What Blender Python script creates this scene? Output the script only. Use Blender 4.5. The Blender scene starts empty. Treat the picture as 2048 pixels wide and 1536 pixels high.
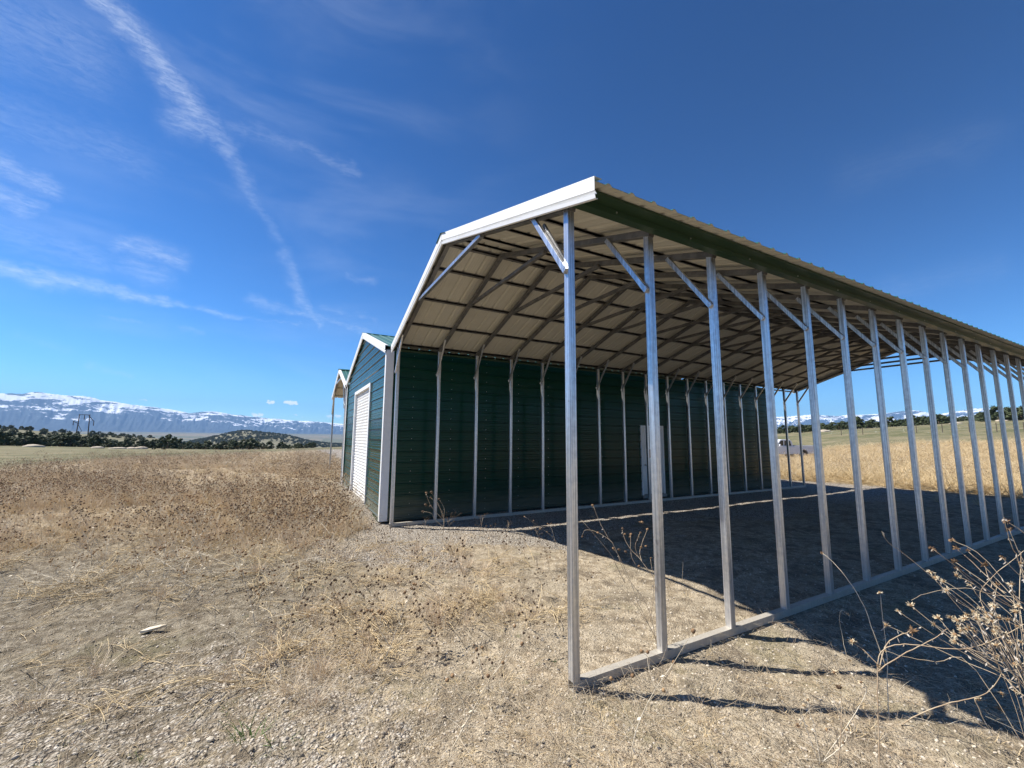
import bpy, bmesh, math, random
import numpy as np
from mathutils import Vector, Matrix
random.seed(7); rng = np.random.default_rng(7)
S = bpy.context.scene; COL = S.collection
R = math.radians

# ------------------------------------------------------------------ camera
CAM = np.array([-1.932, -2.558, 1.745]); FPX = 836.9
YAW, PITCH, ROLL = 1.06509664, 0.126809447, 0.00707825
_f = np.array([math.cos(PITCH)*math.cos(YAW), math.cos(PITCH)*math.sin(YAW), math.sin(PITCH)])
_r0 = np.array([math.sin(YAW), -math.cos(YAW), 0]); _u0 = np.cross(_r0, _f)
_r = math.cos(ROLL)*_r0+math.sin(ROLL)*_u0; _u = -math.sin(ROLL)*_r0+math.cos(ROLL)*_u0
cd = bpy.data.cameras.new('camera'); cam = bpy.data.objects.new('camera', cd); COL.objects.link(cam)
M = Matrix([[_r[i], _u[i], -_f[i], CAM[i]] for i in range(3)]+[[0, 0, 0, 1]])
cam.matrix_world = M
cd.sensor_width = 36; cd.sensor_fit = 'HORIZONTAL'; cd.lens = 36*FPX/2048
cd.clip_start = 0.05; cd.clip_end = 60000
S.camera = cam
S.render.resolution_x, S.render.resolution_y = 1024, 768
S.render.engine = 'CYCLES'

# ------------------------------------------------------------------ light
SUN = Vector((-0.60, 0.45, 1.0)).normalized()
sl = bpy.data.lights.new('sun', 'SUN'); sl.energy = 5.0; sl.angle = R(0.53); sl.color = (1, .955, .88)
so = bpy.data.objects.new('sun', sl); COL.objects.link(so); so.location = (0, 0, 30)
so.rotation_euler = (-SUN).to_track_quat('-Z', 'Y').to_euler()
S.view_settings.view_transform = 'Standard'; S.view_settings.look = 'None'
S.view_settings.exposure = 0.85; S.view_settings.gamma = 1.0
S.view_settings.use_curve_mapping = False

class NT:
    """tiny helper for node trees"""
    def __init__(s, tree): s.t = tree
    def n(s, typ, ins=None, **kw):
        nd = s.t.nodes.new(typ)
        for k, v in kw.items(): setattr(nd, k, v)
        for k, v in (ins or {}).items():
            if isinstance(v, bpy.types.NodeSocket): s.t.links.new(v, nd.inputs[k])
            else: nd.inputs[k].default_value = v
        return nd
    def m(s, op, a, b=None, clamp=False):
        d = {0: a}
        if b is not None: d[1] = b
        return s.n('ShaderNodeMath', d, operation=op, use_clamp=clamp).outputs[0]
    def v(s, op, a, b=None):
        d = {0: a}
        if b is not None: d[1] = b
        return s.n('ShaderNodeVectorMath', d, operation=op)
    def mix(s, f, a, b, blend='MIX'):
        nd = s.t.nodes.new('ShaderNodeMix'); nd.data_type = 'RGBA'; nd.blend_type = blend
        for i, v in ((0, f), (6, a), (7, b)):
            if isinstance(v, bpy.types.NodeSocket): s.t.links.new(v, nd.inputs[i])
            else: nd.inputs[i].default_value = v if i == 0 or len(v) == 4 else (*v, 1)
        return nd.outputs[2]
    def ramp(s, f, a, b):
        return s.n('ShaderNodeMapRange', {0: f, 1: a, 2: b, 3: 0.0, 4: 1.0}, interpolation_type='SMOOTHSTEP').outputs[0]
    def noise(s, vec, scale, detail=4, rough=.55, dist=0):
        return s.n('ShaderNodeTexNoise', {'Vector': vec, 'Scale': scale, 'Detail': detail, 'Roughness': rough, 'Distortion': dist}).outputs[0]

def pdir(px, py):
    d = _f+((px-1024)/FPX)*_r-((py-768)/FPX)*_u
    return d/np.linalg.norm(d)
def azel(px, py):
    d = pdir(px, py); return math.degrees(math.atan2(d[1], d[0])), math.degrees(math.asin(d[2]))

w = bpy.data.worlds.new('World'); S.world = w; w.use_nodes = True
T = NT(w.node_tree); w.node_tree.nodes.clear()
sky = T.n('ShaderNodeTexSky', sky_type='NISHITA', sun_disc=False)
sky.sun_elevation = math.asin(SUN.z); sky.sun_rotation = math.atan2(SUN.x, SUN.y)
sky.altitude = 1800; sky.air_density = 1.0; sky.dust_density = 0.35; sky.ozone_density = 2.4
hs = T.n('ShaderNodeHueSaturation', {'Hue': .496, 'Saturation': 1.15, 'Value': 1.0, 'Color': sky.outputs[0]}).outputs[0]
hs = T.n('ShaderNodeGamma', {0: hs, 1: 1.55}).outputs[0]
hs = T.mix(1.0, hs, (.37, .505, .53), 'MULTIPLY')
tc = T.n('ShaderNodeTexCoord').outputs['Generated']
sx = T.n('ShaderNodeSeparateXYZ', {0: tc})
az = T.m('MULTIPLY', T.m('ARCTAN2', sx.outputs[1], sx.outputs[0]), 57.29578)
el = T.m('MULTIPLY', T.m('ARCSINE', sx.outputs[2]), 57.29578)
P0 = T.n('ShaderNodeCombineXYZ', {0: az, 1: el, 2: 0.0}).outputs[0]
# wind-drawn distortion of the cirrus
nz = T.n('ShaderNodeTexNoise', {'Vector': P0, 'Scale': .35, 'Detail': 5.0, 'Roughness': .6}).outputs[1]
dv = T.n('ShaderNodeVectorMath', {0: T.v('SUBTRACT', nz, (.5, .5, .5)).outputs[0], 'Scale': 2.4}, operation='SCALE').outputs[0]
P1 = T.v('ADD', P0, dv).outputs[0]
nz2 = T.n('ShaderNodeTexNoise', {'Vector': P0, 'Scale': 2.2, 'Detail': 5.0, 'Roughness': .7}).outputs[1]
dv2 = T.n('ShaderNodeVectorMath', {0: T.v('SUBTRACT', nz2, (.5, .5, .5)).outputs[0], 'Scale': .9}, operation='SCALE').outputs[0]
P2 = T.v('ADD', P0, dv2).outputs[0]
def seg(P, a, b, wd, amp):
    A = azel(*a); B = azel(*b); ba = (B[0]-A[0], B[1]-A[1]); L2 = ba[0]**2+ba[1]**2
    pa = T.v('SUBTRACT', P, (A[0], A[1], 0)).outputs[0]
    h = T.m('MULTIPLY', T.v('DOT_PRODUCT', pa, (ba[0], ba[1], 0)).outputs['Value'], 1/L2, clamp=True)
    q = T.n('ShaderNodeVectorMath', {0: (ba[0], ba[1], 0), 'Scale': h}, operation='SCALE').outputs[0]
    d = T.v('LENGTH', T.v('SUBTRACT', pa, q).outputs[0]).outputs['Value']
    d = T.m('MULTIPLY', d, 1/wd)
    return T.m('MULTIPLY', T.m('EXPONENT', T.m('MULTIPLY', T.m('MULTIPLY', d, d), -1.0)), amp)
def addall(l):
    o = l[0]
    for x in l[1:]: o = T.m('MAXIMUM', o, x)
    return o
cir = [((190, -20), (290, 90), .9, .62), ((290, 90), (400, 230), 1.2, .55), ((400, 230), (460, 300), .9, .38), ((460, 300), (510, 400), .8, .26),
       ((510, 400), (560, 480), .6, .16), ((350, 235), (420, 245), 1.3, .4), ((570, 510), (605, 600), .7, .3), ((600, 590), (640, 650), .6, .4),
       ((0, 532), (190, 575), .75, .62), ((190, 575), (330, 600), .45, .55), ((330, 600), (480, 632), .28, .4), ((480, 632), (600, 648), .2, .22),
       ((500, 600), (740, 660), .5, .3), ((-20, 325), (90, 370), 1.1, .42), ((-20, 385), (60, 415), 1.0, .42), ((240, 490), (360, 520), .9, .4), ((260, 535), (310, 550), 1.2, .3),
       ((460, 250), (600, 290), 1.0, .17), ((600, 290), (710, 345), .7, .2), ((0, 230), (260, 320), 2.2, .16), ((0, 40), (150, 90), 3.5, .22), ((0, 450), (200, 520), 1.6, .22),
       ((180, 733), (262, 751), .3, .32), ((200, 630), (285, 643), .2, .25), ((30, 665), (140, 702), .35, .13), ((700, 552), (745, 562), .5, .25), ((650, 615), (750, 640), .5, .2),
       ((1700, 350), (1960, 275), 1.6, .045), ((1780, 580), (1990, 535), 1.2, .06), ((360, 662), (410, 668), .3, .18)]
m1 = addall([seg(P1, *c) for c in cir])
st = T.n('ShaderNodeMapping', {0: P0, 3: (.35, 1.3, 1)}).outputs[0]
fib = T.ramp(T.noise(st, 1.9, 10, .72, .8), .25, .78)
m1 = T.m('MULTIPLY', m1, T.m('ADD', T.m('MULTIPLY', fib, .62), .10))
veil = T.m('MULTIPLY', T.ramp(T.noise(st, .12, 5, .55, .5), .42, .85), .13)
azf = T.ramp(az, 45.0, 100.0)
m1 = T.m('MAXIMUM', m1, T.m('MULTIPLY', veil, azf))
cum = [((537, 804), (546, 805), .20, 1.0), ((571, 804), (592, 806), .25, 1.0), ((505, 829), (525, 830), .24, .8), ((589, 831), (594, 831), .16, .6), ((603, 833), (606, 833), .12, .5),
       ((655, 832), (662, 834), .25, .6), ((672, 831), (680, 832), .25, .8), ((282, 800), (294, 801), .1, .6), ((432, 814), (440, 814), .1, .4)]
m2 = addall([seg(P2, *c) for c in cum]); m2 = T.m('MULTIPLY', T.ramp(m2, .25, .8), .85)
skc = T.mix(m1, hs, (9.5, 10.3, 11.2)); skc = T.mix(m2, skc, (16, 16, 16))
bg = T.n('ShaderNodeBackground', {0: skc, 1: 0.066})
T.n('ShaderNodeOutputWorld', {0: bg.outputs[0]})

# ------------------------------------------------------------------ helpers
def tag(o, label=None, cat=None, group=None, kind=None):
    if label: o['label'] = label
    if cat: o['category'] = cat
    if group: o['group'] = group
    if kind: o['kind'] = kind
    return o
def empty(name, loc=(0, 0, 0), rz=0, **kw):
    o = bpy.data.objects.new(name, None); COL.objects.link(o); o.location = loc; o.rotation_euler = (0, 0, rz)
    o.empty_display_size = .2
    return tag(o, **kw)
def link(name, me, parent=None, loc=None, **kw):
    o = bpy.data.objects.new(name, me); COL.objects.link(o)
    if parent: o.parent = parent
    if loc is not None: o.location = loc
    return tag(o, **kw)
class MB:
    def __init__(s): s.v = []; s.f = []; s.mi = []; s.sm = []
    def add(s, v, f, mi=0, sm=False):
        b = len(s.v); s.v += [tuple(map(float, p)) for p in v]; s.f += [tuple(i+b for i in q) for q in f]
        s.mi += [mi]*len(f); s.sm += [sm]*len(f); return s
    def hexa(s, c8, mi=0):  # 8 corners: bottom 4 ccw, top 4 ccw
        return s.add(c8, [(0, 3, 2, 1), (4, 5, 6, 7), (0, 1, 5, 4), (1, 2, 6, 5), (2, 3, 7, 6), (3, 0, 4, 7)], mi)
    def box(s, a, b, mi=0):
        x0, y0, z0 = a; x1, y1, z1 = b
        return s.hexa([(x0, y0, z0), (x1, y0, z0), (x1, y1, z0), (x0, y1, z0), (x0, y0, z1), (x1, y0, z1), (x1, y1, z1), (x0, y1, z1)], mi)
    def bar(s, p, q, w_, h_, side=(1, 0, 0), mi=0, bev=0):
        p = Vector(p); q = Vector(q); d = (q-p).normalized(); a = Vector(side); a = (a-d*a.dot(d)).normalized(); b = d.cross(a)
        if bev:
            o = [(w_/2-bev, h_/2), (w_/2, h_/2-bev)]; pr = []
            for sx_, sy_ in ((1, 1), (1, -1), (-1, -1), (-1, 1)):
                pts = [(sx_*o[0][0], sy_*o[0][1]), (sx_*o[1][0], sy_*o[1][1])]
                if sx_*sy_ < 0: pts.reverse()
                pr += pts
        else: pr = [(w_/2, h_/2), (w_/2, -h_/2), (-w_/2, -h_/2), (-w_/2, h_/2)]
        n = len(pr); V = [p+a*x+b*y for x, y in pr]+[q+a*x+b*y for x, y in pr]
        F = [(i, (i+1) % n, n+(i+1) % n, n+i) for i in range(n)]+[tuple(range(n))[::-1], tuple(range(n, 2*n))]
        return s.add(V, F, mi)
    def tube(s, pts, rad, n=4, mi=0, cap=True):
        pts = [Vector(p) for p in pts]; m = len(pts)
        rad = rad if hasattr(rad, '__len__') else [rad]*m
        V = []; a = None
        for i, p in enumerate(pts):
            d = (pts[min(i+1, m-1)]-pts[max(i-1, 0)])
            d = d.normalized() if d.length > 1e-9 else Vector((0, 0, 1))
            if a is None: a = d.orthogonal().normalized()
            a = (a-d*a.dot(d)); a = a.normalized() if a.length > 1e-6 else d.orthogonal().normalized(); b = d.cross(a)
            V += [p+(a*math.cos(6.2832*k/n)+b*math.sin(6.2832*k/n))*rad[i] for k in range(n)]
        F = [(i*n+k, i*n+(k+1) % n, (i+1)*n+(k+1) % n, (i+1)*n+k) for i in range(m-1) for k in range(n)]
        if cap: F += [tuple(range(n))[::-1], tuple(range((m-1)*n, m*n))]
        return s.add(V, F, mi, True)
    def blob(s, c, r, sub=0, jit=.15, mi=0, sq=(1, 1, 1)):
        bm = bmesh.new(); bmesh.ops.create_icosphere(bm, subdivisions=sub+1, radius=1)
        V = [(c[0]+v.co.x*r*sq[0]*(1+random.uniform(-jit, jit)), c[1]+v.co.y*r*sq[1]*(1+random.uniform(-jit, jit)), c[2]+v.co.z*r*sq[2]*(1+random.uniform(-jit, jit))) for v in bm.verts]
        F = [tuple(v.index for v in f.verts) for f in bm.faces]; bm.free()
        return s.add(V, F, mi, True)
    def mesh(s, name, mats, uv=None):
        me = bpy.data.meshes.new(name); me.from_pydata(s.v, [], s.f)
        for m in (mats if isinstance(mats, (list, tuple)) else [mats]): me.materials.append(m)
        me.polygons.foreach_set('material_index', s.mi); me.polygons.foreach_set('use_smooth', s.sm); me.update()
        return me
    def build(s, name, mats, parent=None, **kw): return link(name, s.mesh(name, mats), parent, **kw)

# value noise in numpy
def _h(ix, iy, sd):
    n = (ix.astype(np.int64)*374761393+iy.astype(np.int64)*668265263+sd*1442695041) & 0x7fffffff
    n = ((n ^ (n >> 13))*1274126177) & 0x7fffffff
    return ((n ^ (n >> 16)) & 0xffff)/65535.0
def vn(x, y, sd=0):
    x = np.asarray(x, float); y = np.asarray(y, float); ix = np.floor(x); iy = np.floor(y); fx = x-ix; fy = y-iy
    fx = fx*fx*(3-2*fx); fy = fy*fy*(3-2*fy)
    a = _h(ix, iy, sd); b = _h(ix+1, iy, sd); c = _h(ix, iy+1, sd); d = _h(ix+1, iy+1, sd)
    return (a*(1-fx)+b*fx)*(1-fy)+(c*(1-fx)+d*fx)*fy
def fbm(x, y, o=4, sd=0, g=.5):
    t = 0; a = 1; n = 0
    for i in range(o): t = t+a*vn(x*2**i+i*17.3, y*2**i-i*9.1, sd+i); n += a; a *= g
    return t/n
def sstep(a, b, x): t = np.clip((x-a)/(b-a), 0, 1); return t*t*(3-2*t)

# ------------------------------------------------------------------ materials
def mat(name, fn):
    m = bpy.data.materials.new(name); m.use_nodes = True; t = NT(m.node_tree); m.node_tree.nodes.clear()
    o = t.n('ShaderNodeOutputMaterial'); b = t.n('ShaderNodeBsdfPrincipled')
    m.node_tree.links.new(b.outputs[0], o.inputs[0]); fn(t, b, m.node_tree.links); return m
def gobj(t): return t.n('ShaderNodeTexCoord').outputs['Object']
def gpos(t): return t.n('ShaderNodeNewGeometry').outputs['Position']
def bump(t, L, b, h, dist, strength=1.0):
    bp = t.n('ShaderNodeBump', {'Height': h, 'Distance': dist, 'Strength': strength}); L.new(bp.outputs[0], b.inputs['Normal'])
def mk_steel(c1, c2, rough=.36, met=.85, scale=(30, 30, 1.2)):
    def f(t, b, L):
        p = gpos(t); mp = t.n('ShaderNodeMapping', {0: p, 3: scale}).outputs[0]
        n = t.noise(mp, 1.6, 5, .6); n2 = t.noise(p, 22, 4, .6)
        k = t.ramp(t.m('ADD', t.m('MULTIPLY', n, .8), t.m('MULTIPLY', n2, .2)), .38, .6)
        ri = t.n('ShaderNodeObjectInfo').outputs['Random']
        c = t.mix(k, c1, c2); c = t.mix(t.m('MULTIPLY', ri, .18), c, (.22, .22, .23))
        # dust splashed up from the ground, rusty scuffs
        z = t.n('ShaderNodeSeparateXYZ', {0: p}).outputs[2]
        du = t.m('MULTIPLY', t.ramp(t.m('ADD', z, t.m('MULTIPLY', n2, .3)), .75, .1), .55)
        c = t.mix(du, c, (.42, .37, .29))
        sc = t.ramp(t.noise(p, 9, 3, .7), .68, .76); c = t.mix(t.m('MULTIPLY', sc, .5), c, (.25, .22, .19))
        L.new(c, b.inputs[0]); L.new(t.m('MULTIPLY', t.m('SUBTRACT', 1.0, du), met), b.inputs['Metallic'])
        L.new(t.m('ADD', t.m('MULTIPLY', n2, .25), rough-.1), b.inputs['Roughness'])
        bump(t, L, b, n, .0008, .35)
    return f
STEEL = mat('galvanised steel', mk_steel((.82, .83, .84), (.42, .44, .47), .33, .88, (55, 55, .5)))  # vertical streaks paint bright and dark highlight bands into the colour
RAIL = mat('dusty rail steel', mk_steel((.58, .55, .49), (.44, .41, .36), .5, .4))
RAFT = mat('shaded frame steel', mk_steel((.20, .19, .18), (.12, .12, .12), .5, .4, (4, 4, 4)))  # same galvanised frame, with the shade under the roof put into a darker colour
def mk_paint(col, dirt, rough, amt=.35, zdust=True, spec=.5):
    def f(t, b, L):
        p = gpos(t); mp = t.n('ShaderNodeMapping', {0: p, 3: (1.2, 1.2, 5)}).outputs[0]
        n = t.noise(mp, 1.3, 6, .62); n2 = t.noise(p, 40, 3)
        ri = t.n('ShaderNodeObjectInfo').outputs['Random']
        c = t.mix(t.m('MULTIPLY', t.ramp(n, .4, .75), amt), col, dirt)
        c = t.mix(t.m('MULTIPLY', ri, .1), c, dirt)
        if zdust:
            z = t.n('ShaderNodeSeparateXYZ', {0: p}).outputs[2]
            c = t.mix(t.m('MULTIPLY', t.ramp(t.m('ADD', z, t.m('MULTIPLY', n, .6)), 1.0, .25), .4), c, (.30, .26, .19))
        L.new(c, b.inputs[0]); L.new(t.m('ADD', t.m('MULTIPLY', n, .18), rough-.05), b.inputs['Roughness'])
        b.inputs['Specular IOR Level'].default_value = spec
        bump(t, L, b, t.noise(p, 2.0, 2), .003, .12)
    return f
GREEN = mat('green painted siding', mk_paint((.005, .042, .028), (.012, .050, .036), .17, .15, True, .2))
GREENR = mat('green roof paint', mk_paint((.015, .105, .078), (.05, .13, .10), .35, .4, False))
GREENT = mat('green trim paint', mk_paint((.020, .045, .022), (.035, .055, .032), .28, .3, False, .3))
BEIGE = mat('beige backer coat', mk_paint((.56, .54, .47), (.46, .44, .37), .40, .4, False, .4))
WHITE = mat('white trim paint', mk_paint((.80, .80, .79), (.66, .65, .61), .4, .35, False))
WHITED = mat('white door paint', mk_paint((.78, .78, .76), (.62, .60, .55), .45, .3, True))
DARK = mat('dark opening', lambda t, b, L: (setattr(b.inputs[0], 'default_value', (.02, .02, .02, 1)), setattr(b.inputs['Roughness'], 'default_value', .9)))
def flat(name, c, rough=.6, met=0.0):
    def f(t, b, L):
        n = t.noise(gobj(t), 8, 4); L.new(t.mix(t.m('MULTIPLY', n, .5), c, tuple(x*.72 for x in c)), b.inputs[0])
        b.inputs['Roughness'].default_value = rough; b.inputs['Metallic'].default_value = met
    return mat(name, f)
SCREW = flat('screw zinc', (.7, .7, .7), .3, .8)
REDS = flat('faded red sticker', (.35, .09, .05))
TARP = flat('concrete grey', (.35, .34, .31), .9)

def mk_plant(c1, c2, c3, tr=.25, sc=3.0):
    def f(t, b, L):
        ri = t.n('ShaderNodeObjectInfo').outputs['Random']; p = gobj(t)
        n = t.noise(p, sc*4, 2)
        c = t.mix(ri, c1, c2); c = t.mix(t.ramp(n, .35, .7), c, c3)
        L.new(c, b.inputs[0]); b.inputs['Roughness'].default_value = .75; b.inputs['Specular IOR Level'].default_value = .2
        if tr: b.inputs['Transmission Weight'].default_value = 0
    return f
STALK = mat('dry brown stalk', mk_plant((.46, .36, .24), (.56, .46, .32), (.36, .26, .17)))
PALE = mat('bleached stalk', mk_plant((.62, .54, .40), (.72, .65, .52), (.52, .43, .30)))
STRAW = mat('golden straw', mk_plant((.60, .46, .26), (.70, .57, .36), (.48, .36, .20)))
REDST = mat('russet straw', mk_plant((.70, .57, .41), (.78, .67, .50), (.58, .45, .31)))
SEED = mat('dark seed head', mk_plant((.10, .065, .04), (.17, .11, .065), (.07, .045, .03)))
BUR = mat('rusty seed head', mk_plant((.26, .155, .08), (.38, .25, .13), (.15, .085, .045)))
FLUFF = mat('bleached seed head', mk_plant((.66, .56, .38), (.75, .67, .5), (.45, .34, .2)))
GRASS = mat('fresh grass', mk_plant((.09, .15, .035), (.14, .19, .05), (.07, .11, .03)))
LEAFD = mat('shrivelled leaf', mk_plant((.42, .38, .33), (.5, .46, .4), (.3, .25, .2)))
JUN = mat('juniper foliage', mk_plant((.046, .060, .028), (.075, .090, .042), (.032, .045, .022), 0, .3))
BARK = mat('juniper bark', mk_plant((.16, .12, .09), (.2, .15, .11), (.1, .08, .06), 0))
WOODP = mat('weathered pole wood', mk_plant((.10, .08, .065), (.13, .1, .08), (.07, .06, .05), 0))
def stone_m(t, b, L):
    ri = t.n('ShaderNodeObjectInfo').outputs['Random']; n = t.noise(gobj(t), 30, 4)
    c = t.mix(t.m('POWER', ri, 1.5), (.20, .165, .115), (.72, .65, .54)); c = t.mix(t.m('MULTIPLY', n, .6), c, (.38, .30, .20))
    L.new(c, b.inputs[0]); b.inputs['Roughness'].default_value = .85
STONE = mat('pale stone', stone_m)

# ------------------------------------------------------------------ terrain
def tab(x, xs, ys): return np.interp(x, xs, ys)
AZ = [-180, -90, -20, 10, 16.5, 22, 28, 40, 60, 84, 90, 95, 101, 111, 125, 150, 180]
H60 = [0, .8, 1.6, 1.7, 1.4, .8, .0, -.1, .1, .0, .0, 0, .05, .1, .1, 0, 0]
H120 = [0, 4, 6.5, 5.8, 4.9, 4.2, 3.1, 2, .5, -1.3, -1.6, -1.7, -1.3, -.5, -.2, 0, 0]
H220 = [0, 8, 10, 9.5, 7.6, 6, 4.5, 3, -2, -6, -7, -7.5, -5.5, -3, -2, 0, 0]
H450 = [0, 20, 21, 18, 14, 10, 7, 3, -8, -14, -15, -12, -.8, 5.0, 8, 6, 0]
def terr(x, y):
    x = np.asarray(x, float); y = np.asarray(y, float)
    dx = x-CAM[0]; dy = y-CAM[1]; r = np.hypot(dx, dy)+1e-6; a = np.degrees(np.arctan2(dy, dx))
    h60, h120, h220, h450 = (tab(a, AZ, q) for q in (H60, H120, H220, H450))
    h450 = h450+(fbm(x/90, y/90, 3, 5)-.5)*3
    # far hill left of the building, 1.4 km away
    hb = np.exp(-((a-93.6)/3.0)**2)*16+np.exp(-((a-89.5)/2.6)**2)*10+np.exp(-((a-86.)/3)**2)*3+np.exp(-((a-97.5)/2.2)**2)*4
    h1400 = tab(a, [-180, 10, 40, 84, 100, 112, 180], [30, 30, 20, -28, -28, -10, 0])+hb*2.45
    hv = tab(a, [-180, 10, 40, 70, 112, 180], [60, 50, 40, -25, -15, 20])
    h = np.zeros_like(r)
    ks = [(15, 0), (60, h60), (120, h120), (220, h220), (450, h450), (800, h450*.2-24*(a > 75)), (1400, h1400), (2100, hv-12*(a > 70)), (7000, hv+52), (16000, hv+100)]
    for (r0, z0), (r1, z1) in zip(ks[:-1], ks[1:]):
        t = np.clip((r-r0)/(r1-r0), 0, 1); 
        if r0 >= 120: t = t*t*(3-2*t)
        elif r0 == 15: t = t**1.7
        h = np.where(r >= r0, z0*(1-t)+z1*t, h)
    h = h+np.where(r > 40, (fbm(x/14, y/14, 3, 3)-.5)*.5*np.clip((r-40)/100, 0, 1), 0)
    # gentle rise toward the front of the shed
    h = h+.13*sstep(6.3, 9, y)*sstep(1.5, -.5, x)*sstep(60, 25, y)
    return h
def micro(x, y):
    dx = x-CAM[0]; dy = y-CAM[1]; r = np.hypot(dx, dy)
    amp = 1.0*sstep(60, 10, r)
    inside = sstep(-.3, .15, y)*sstep(6.5, 6.2, y)*sstep(-.2, .1, x)*sstep(16, 15, x)
    rough = 1-.45*inside
    h = (fbm(x/1.3, y/1.3, 3, 11)-.5)*.07+(fbm(x/.22, y/.22, 3, 21)-.5)*.048*rough+(fbm(x/.065, y/.065, 2, 31)-.5)*.030*rough
    rl = np.exp(-((y+.0)/.14)**2)*sstep(-.5, -.1, x)+np.exp(-((y-5.98)/.2)**2)*sstep(-.5, -.1, x)   # raked flat under the rails
    return amp*(h*(1-.85*np.clip(rl, 0, 1)))-.006
def hgt(x, y): return float(terr(x, y)+micro(x, y))
azs = list(np.arange(2, 120, .17)); azs += list(np.arange(120, 362, 4.0))
azs = np.array(azs); rs = [.35]
while rs[-1] < 15500:
    r_ = rs[-1]; rs.append(r_+max(.03, r_*(.0115 if r_ < 60 else .02 if r_ < 1600 else .05)))
rs = np.array(rs); AA, RR = np.meshgrid(np.radians(azs), rs)
GX = CAM[0]+RR*np.cos(AA); GY = CAM[1]+RR*np.sin(AA); GZ = terr(GX, GY)+micro(GX, GY)
def masks(x, y):
    n1 = fbm(x/1.1, y/1.1, 4, 41)-.5; n2 = fbm(x/.35, y/.35, 3, 43)-.5
    # gravel pad at the shed, spread in front, grey chippings at the left foreground
    g = sstep(2.6, 4.2, y+n1*2.4+n2)*sstep(-1.9, -.8, x+n1*1.2)*sstep(8.5, 6.5, y+np.where(x > -.9, -4, 0)+n1)
    g = np.where((x > 0) & (y > 4.2), 1, g)*sstep(19, 16.5, x)
    g = np.maximum(g, .5*sstep(-.9, -1.7, x+n1*1.3)*sstep(2.2, .9, y+n1*1.5+.12*x))
    dx = x-CAM[0]; dy = y-CAM[1]; r = np.hypot(dx, dy); a = np.degrees(np.arctan2(dy, dx))
    far = np.where(a > 70, 32+(112-a)*1.1, 62.)*(1+.25*(fbm(x/12, y/12, 3, 51)-.5))
    wd = np.where(a > 50, sstep(3.4, 7.6, y+.42*(x+1.2)+n1*1.5)*sstep(-.1, -.9, x+n1*.5-np.where(y > 14, 3, 0))*sstep(4.6, 6.5, r), sstep(17.3, 18.6, x+n1))
    wd = wd*sstep(far*1.08, far*.92, r)
    gr = sstep(far*.85, far*1.1, r)
    return g, wd, gr
G, WD, GR = masks(GX, GY)
nr, na = GX.shape
verts = np.stack([GX, GY, GZ], -1).reshape(-1, 3)
ii, jj = np.meshgrid(np.arange(nr-1), np.arange(na), indexing='ij'); j2 = (jj+1) % na
faces = np.stack([ii*na+jj, (ii+1)*na+jj, (ii+1)*na+j2, ii*na+j2], -1).reshape(-1, 4)
def npmesh(name, V, F, mats, smooth=True):
    me = bpy.data.meshes.new(name); me.vertices.add(len(V)); me.vertices.foreach_set('co', V.astype(np.float32).ravel())
    k = F.shape[1]; me.loops.add(F.size); me.loops.foreach_set('vertex_index', F.astype(np.int32).ravel())
    me.polygons.add(len(F)); me.polygons.foreach_set('loop_start', np.arange(len(F), dtype=np.int32)*k)
    me.polygons.foreach_set('use_smooth', np.full(len(F), smooth)); me.update(calc_edges=True); me.validate()
    for m in mats: me.materials.append(m)
    return me
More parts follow.
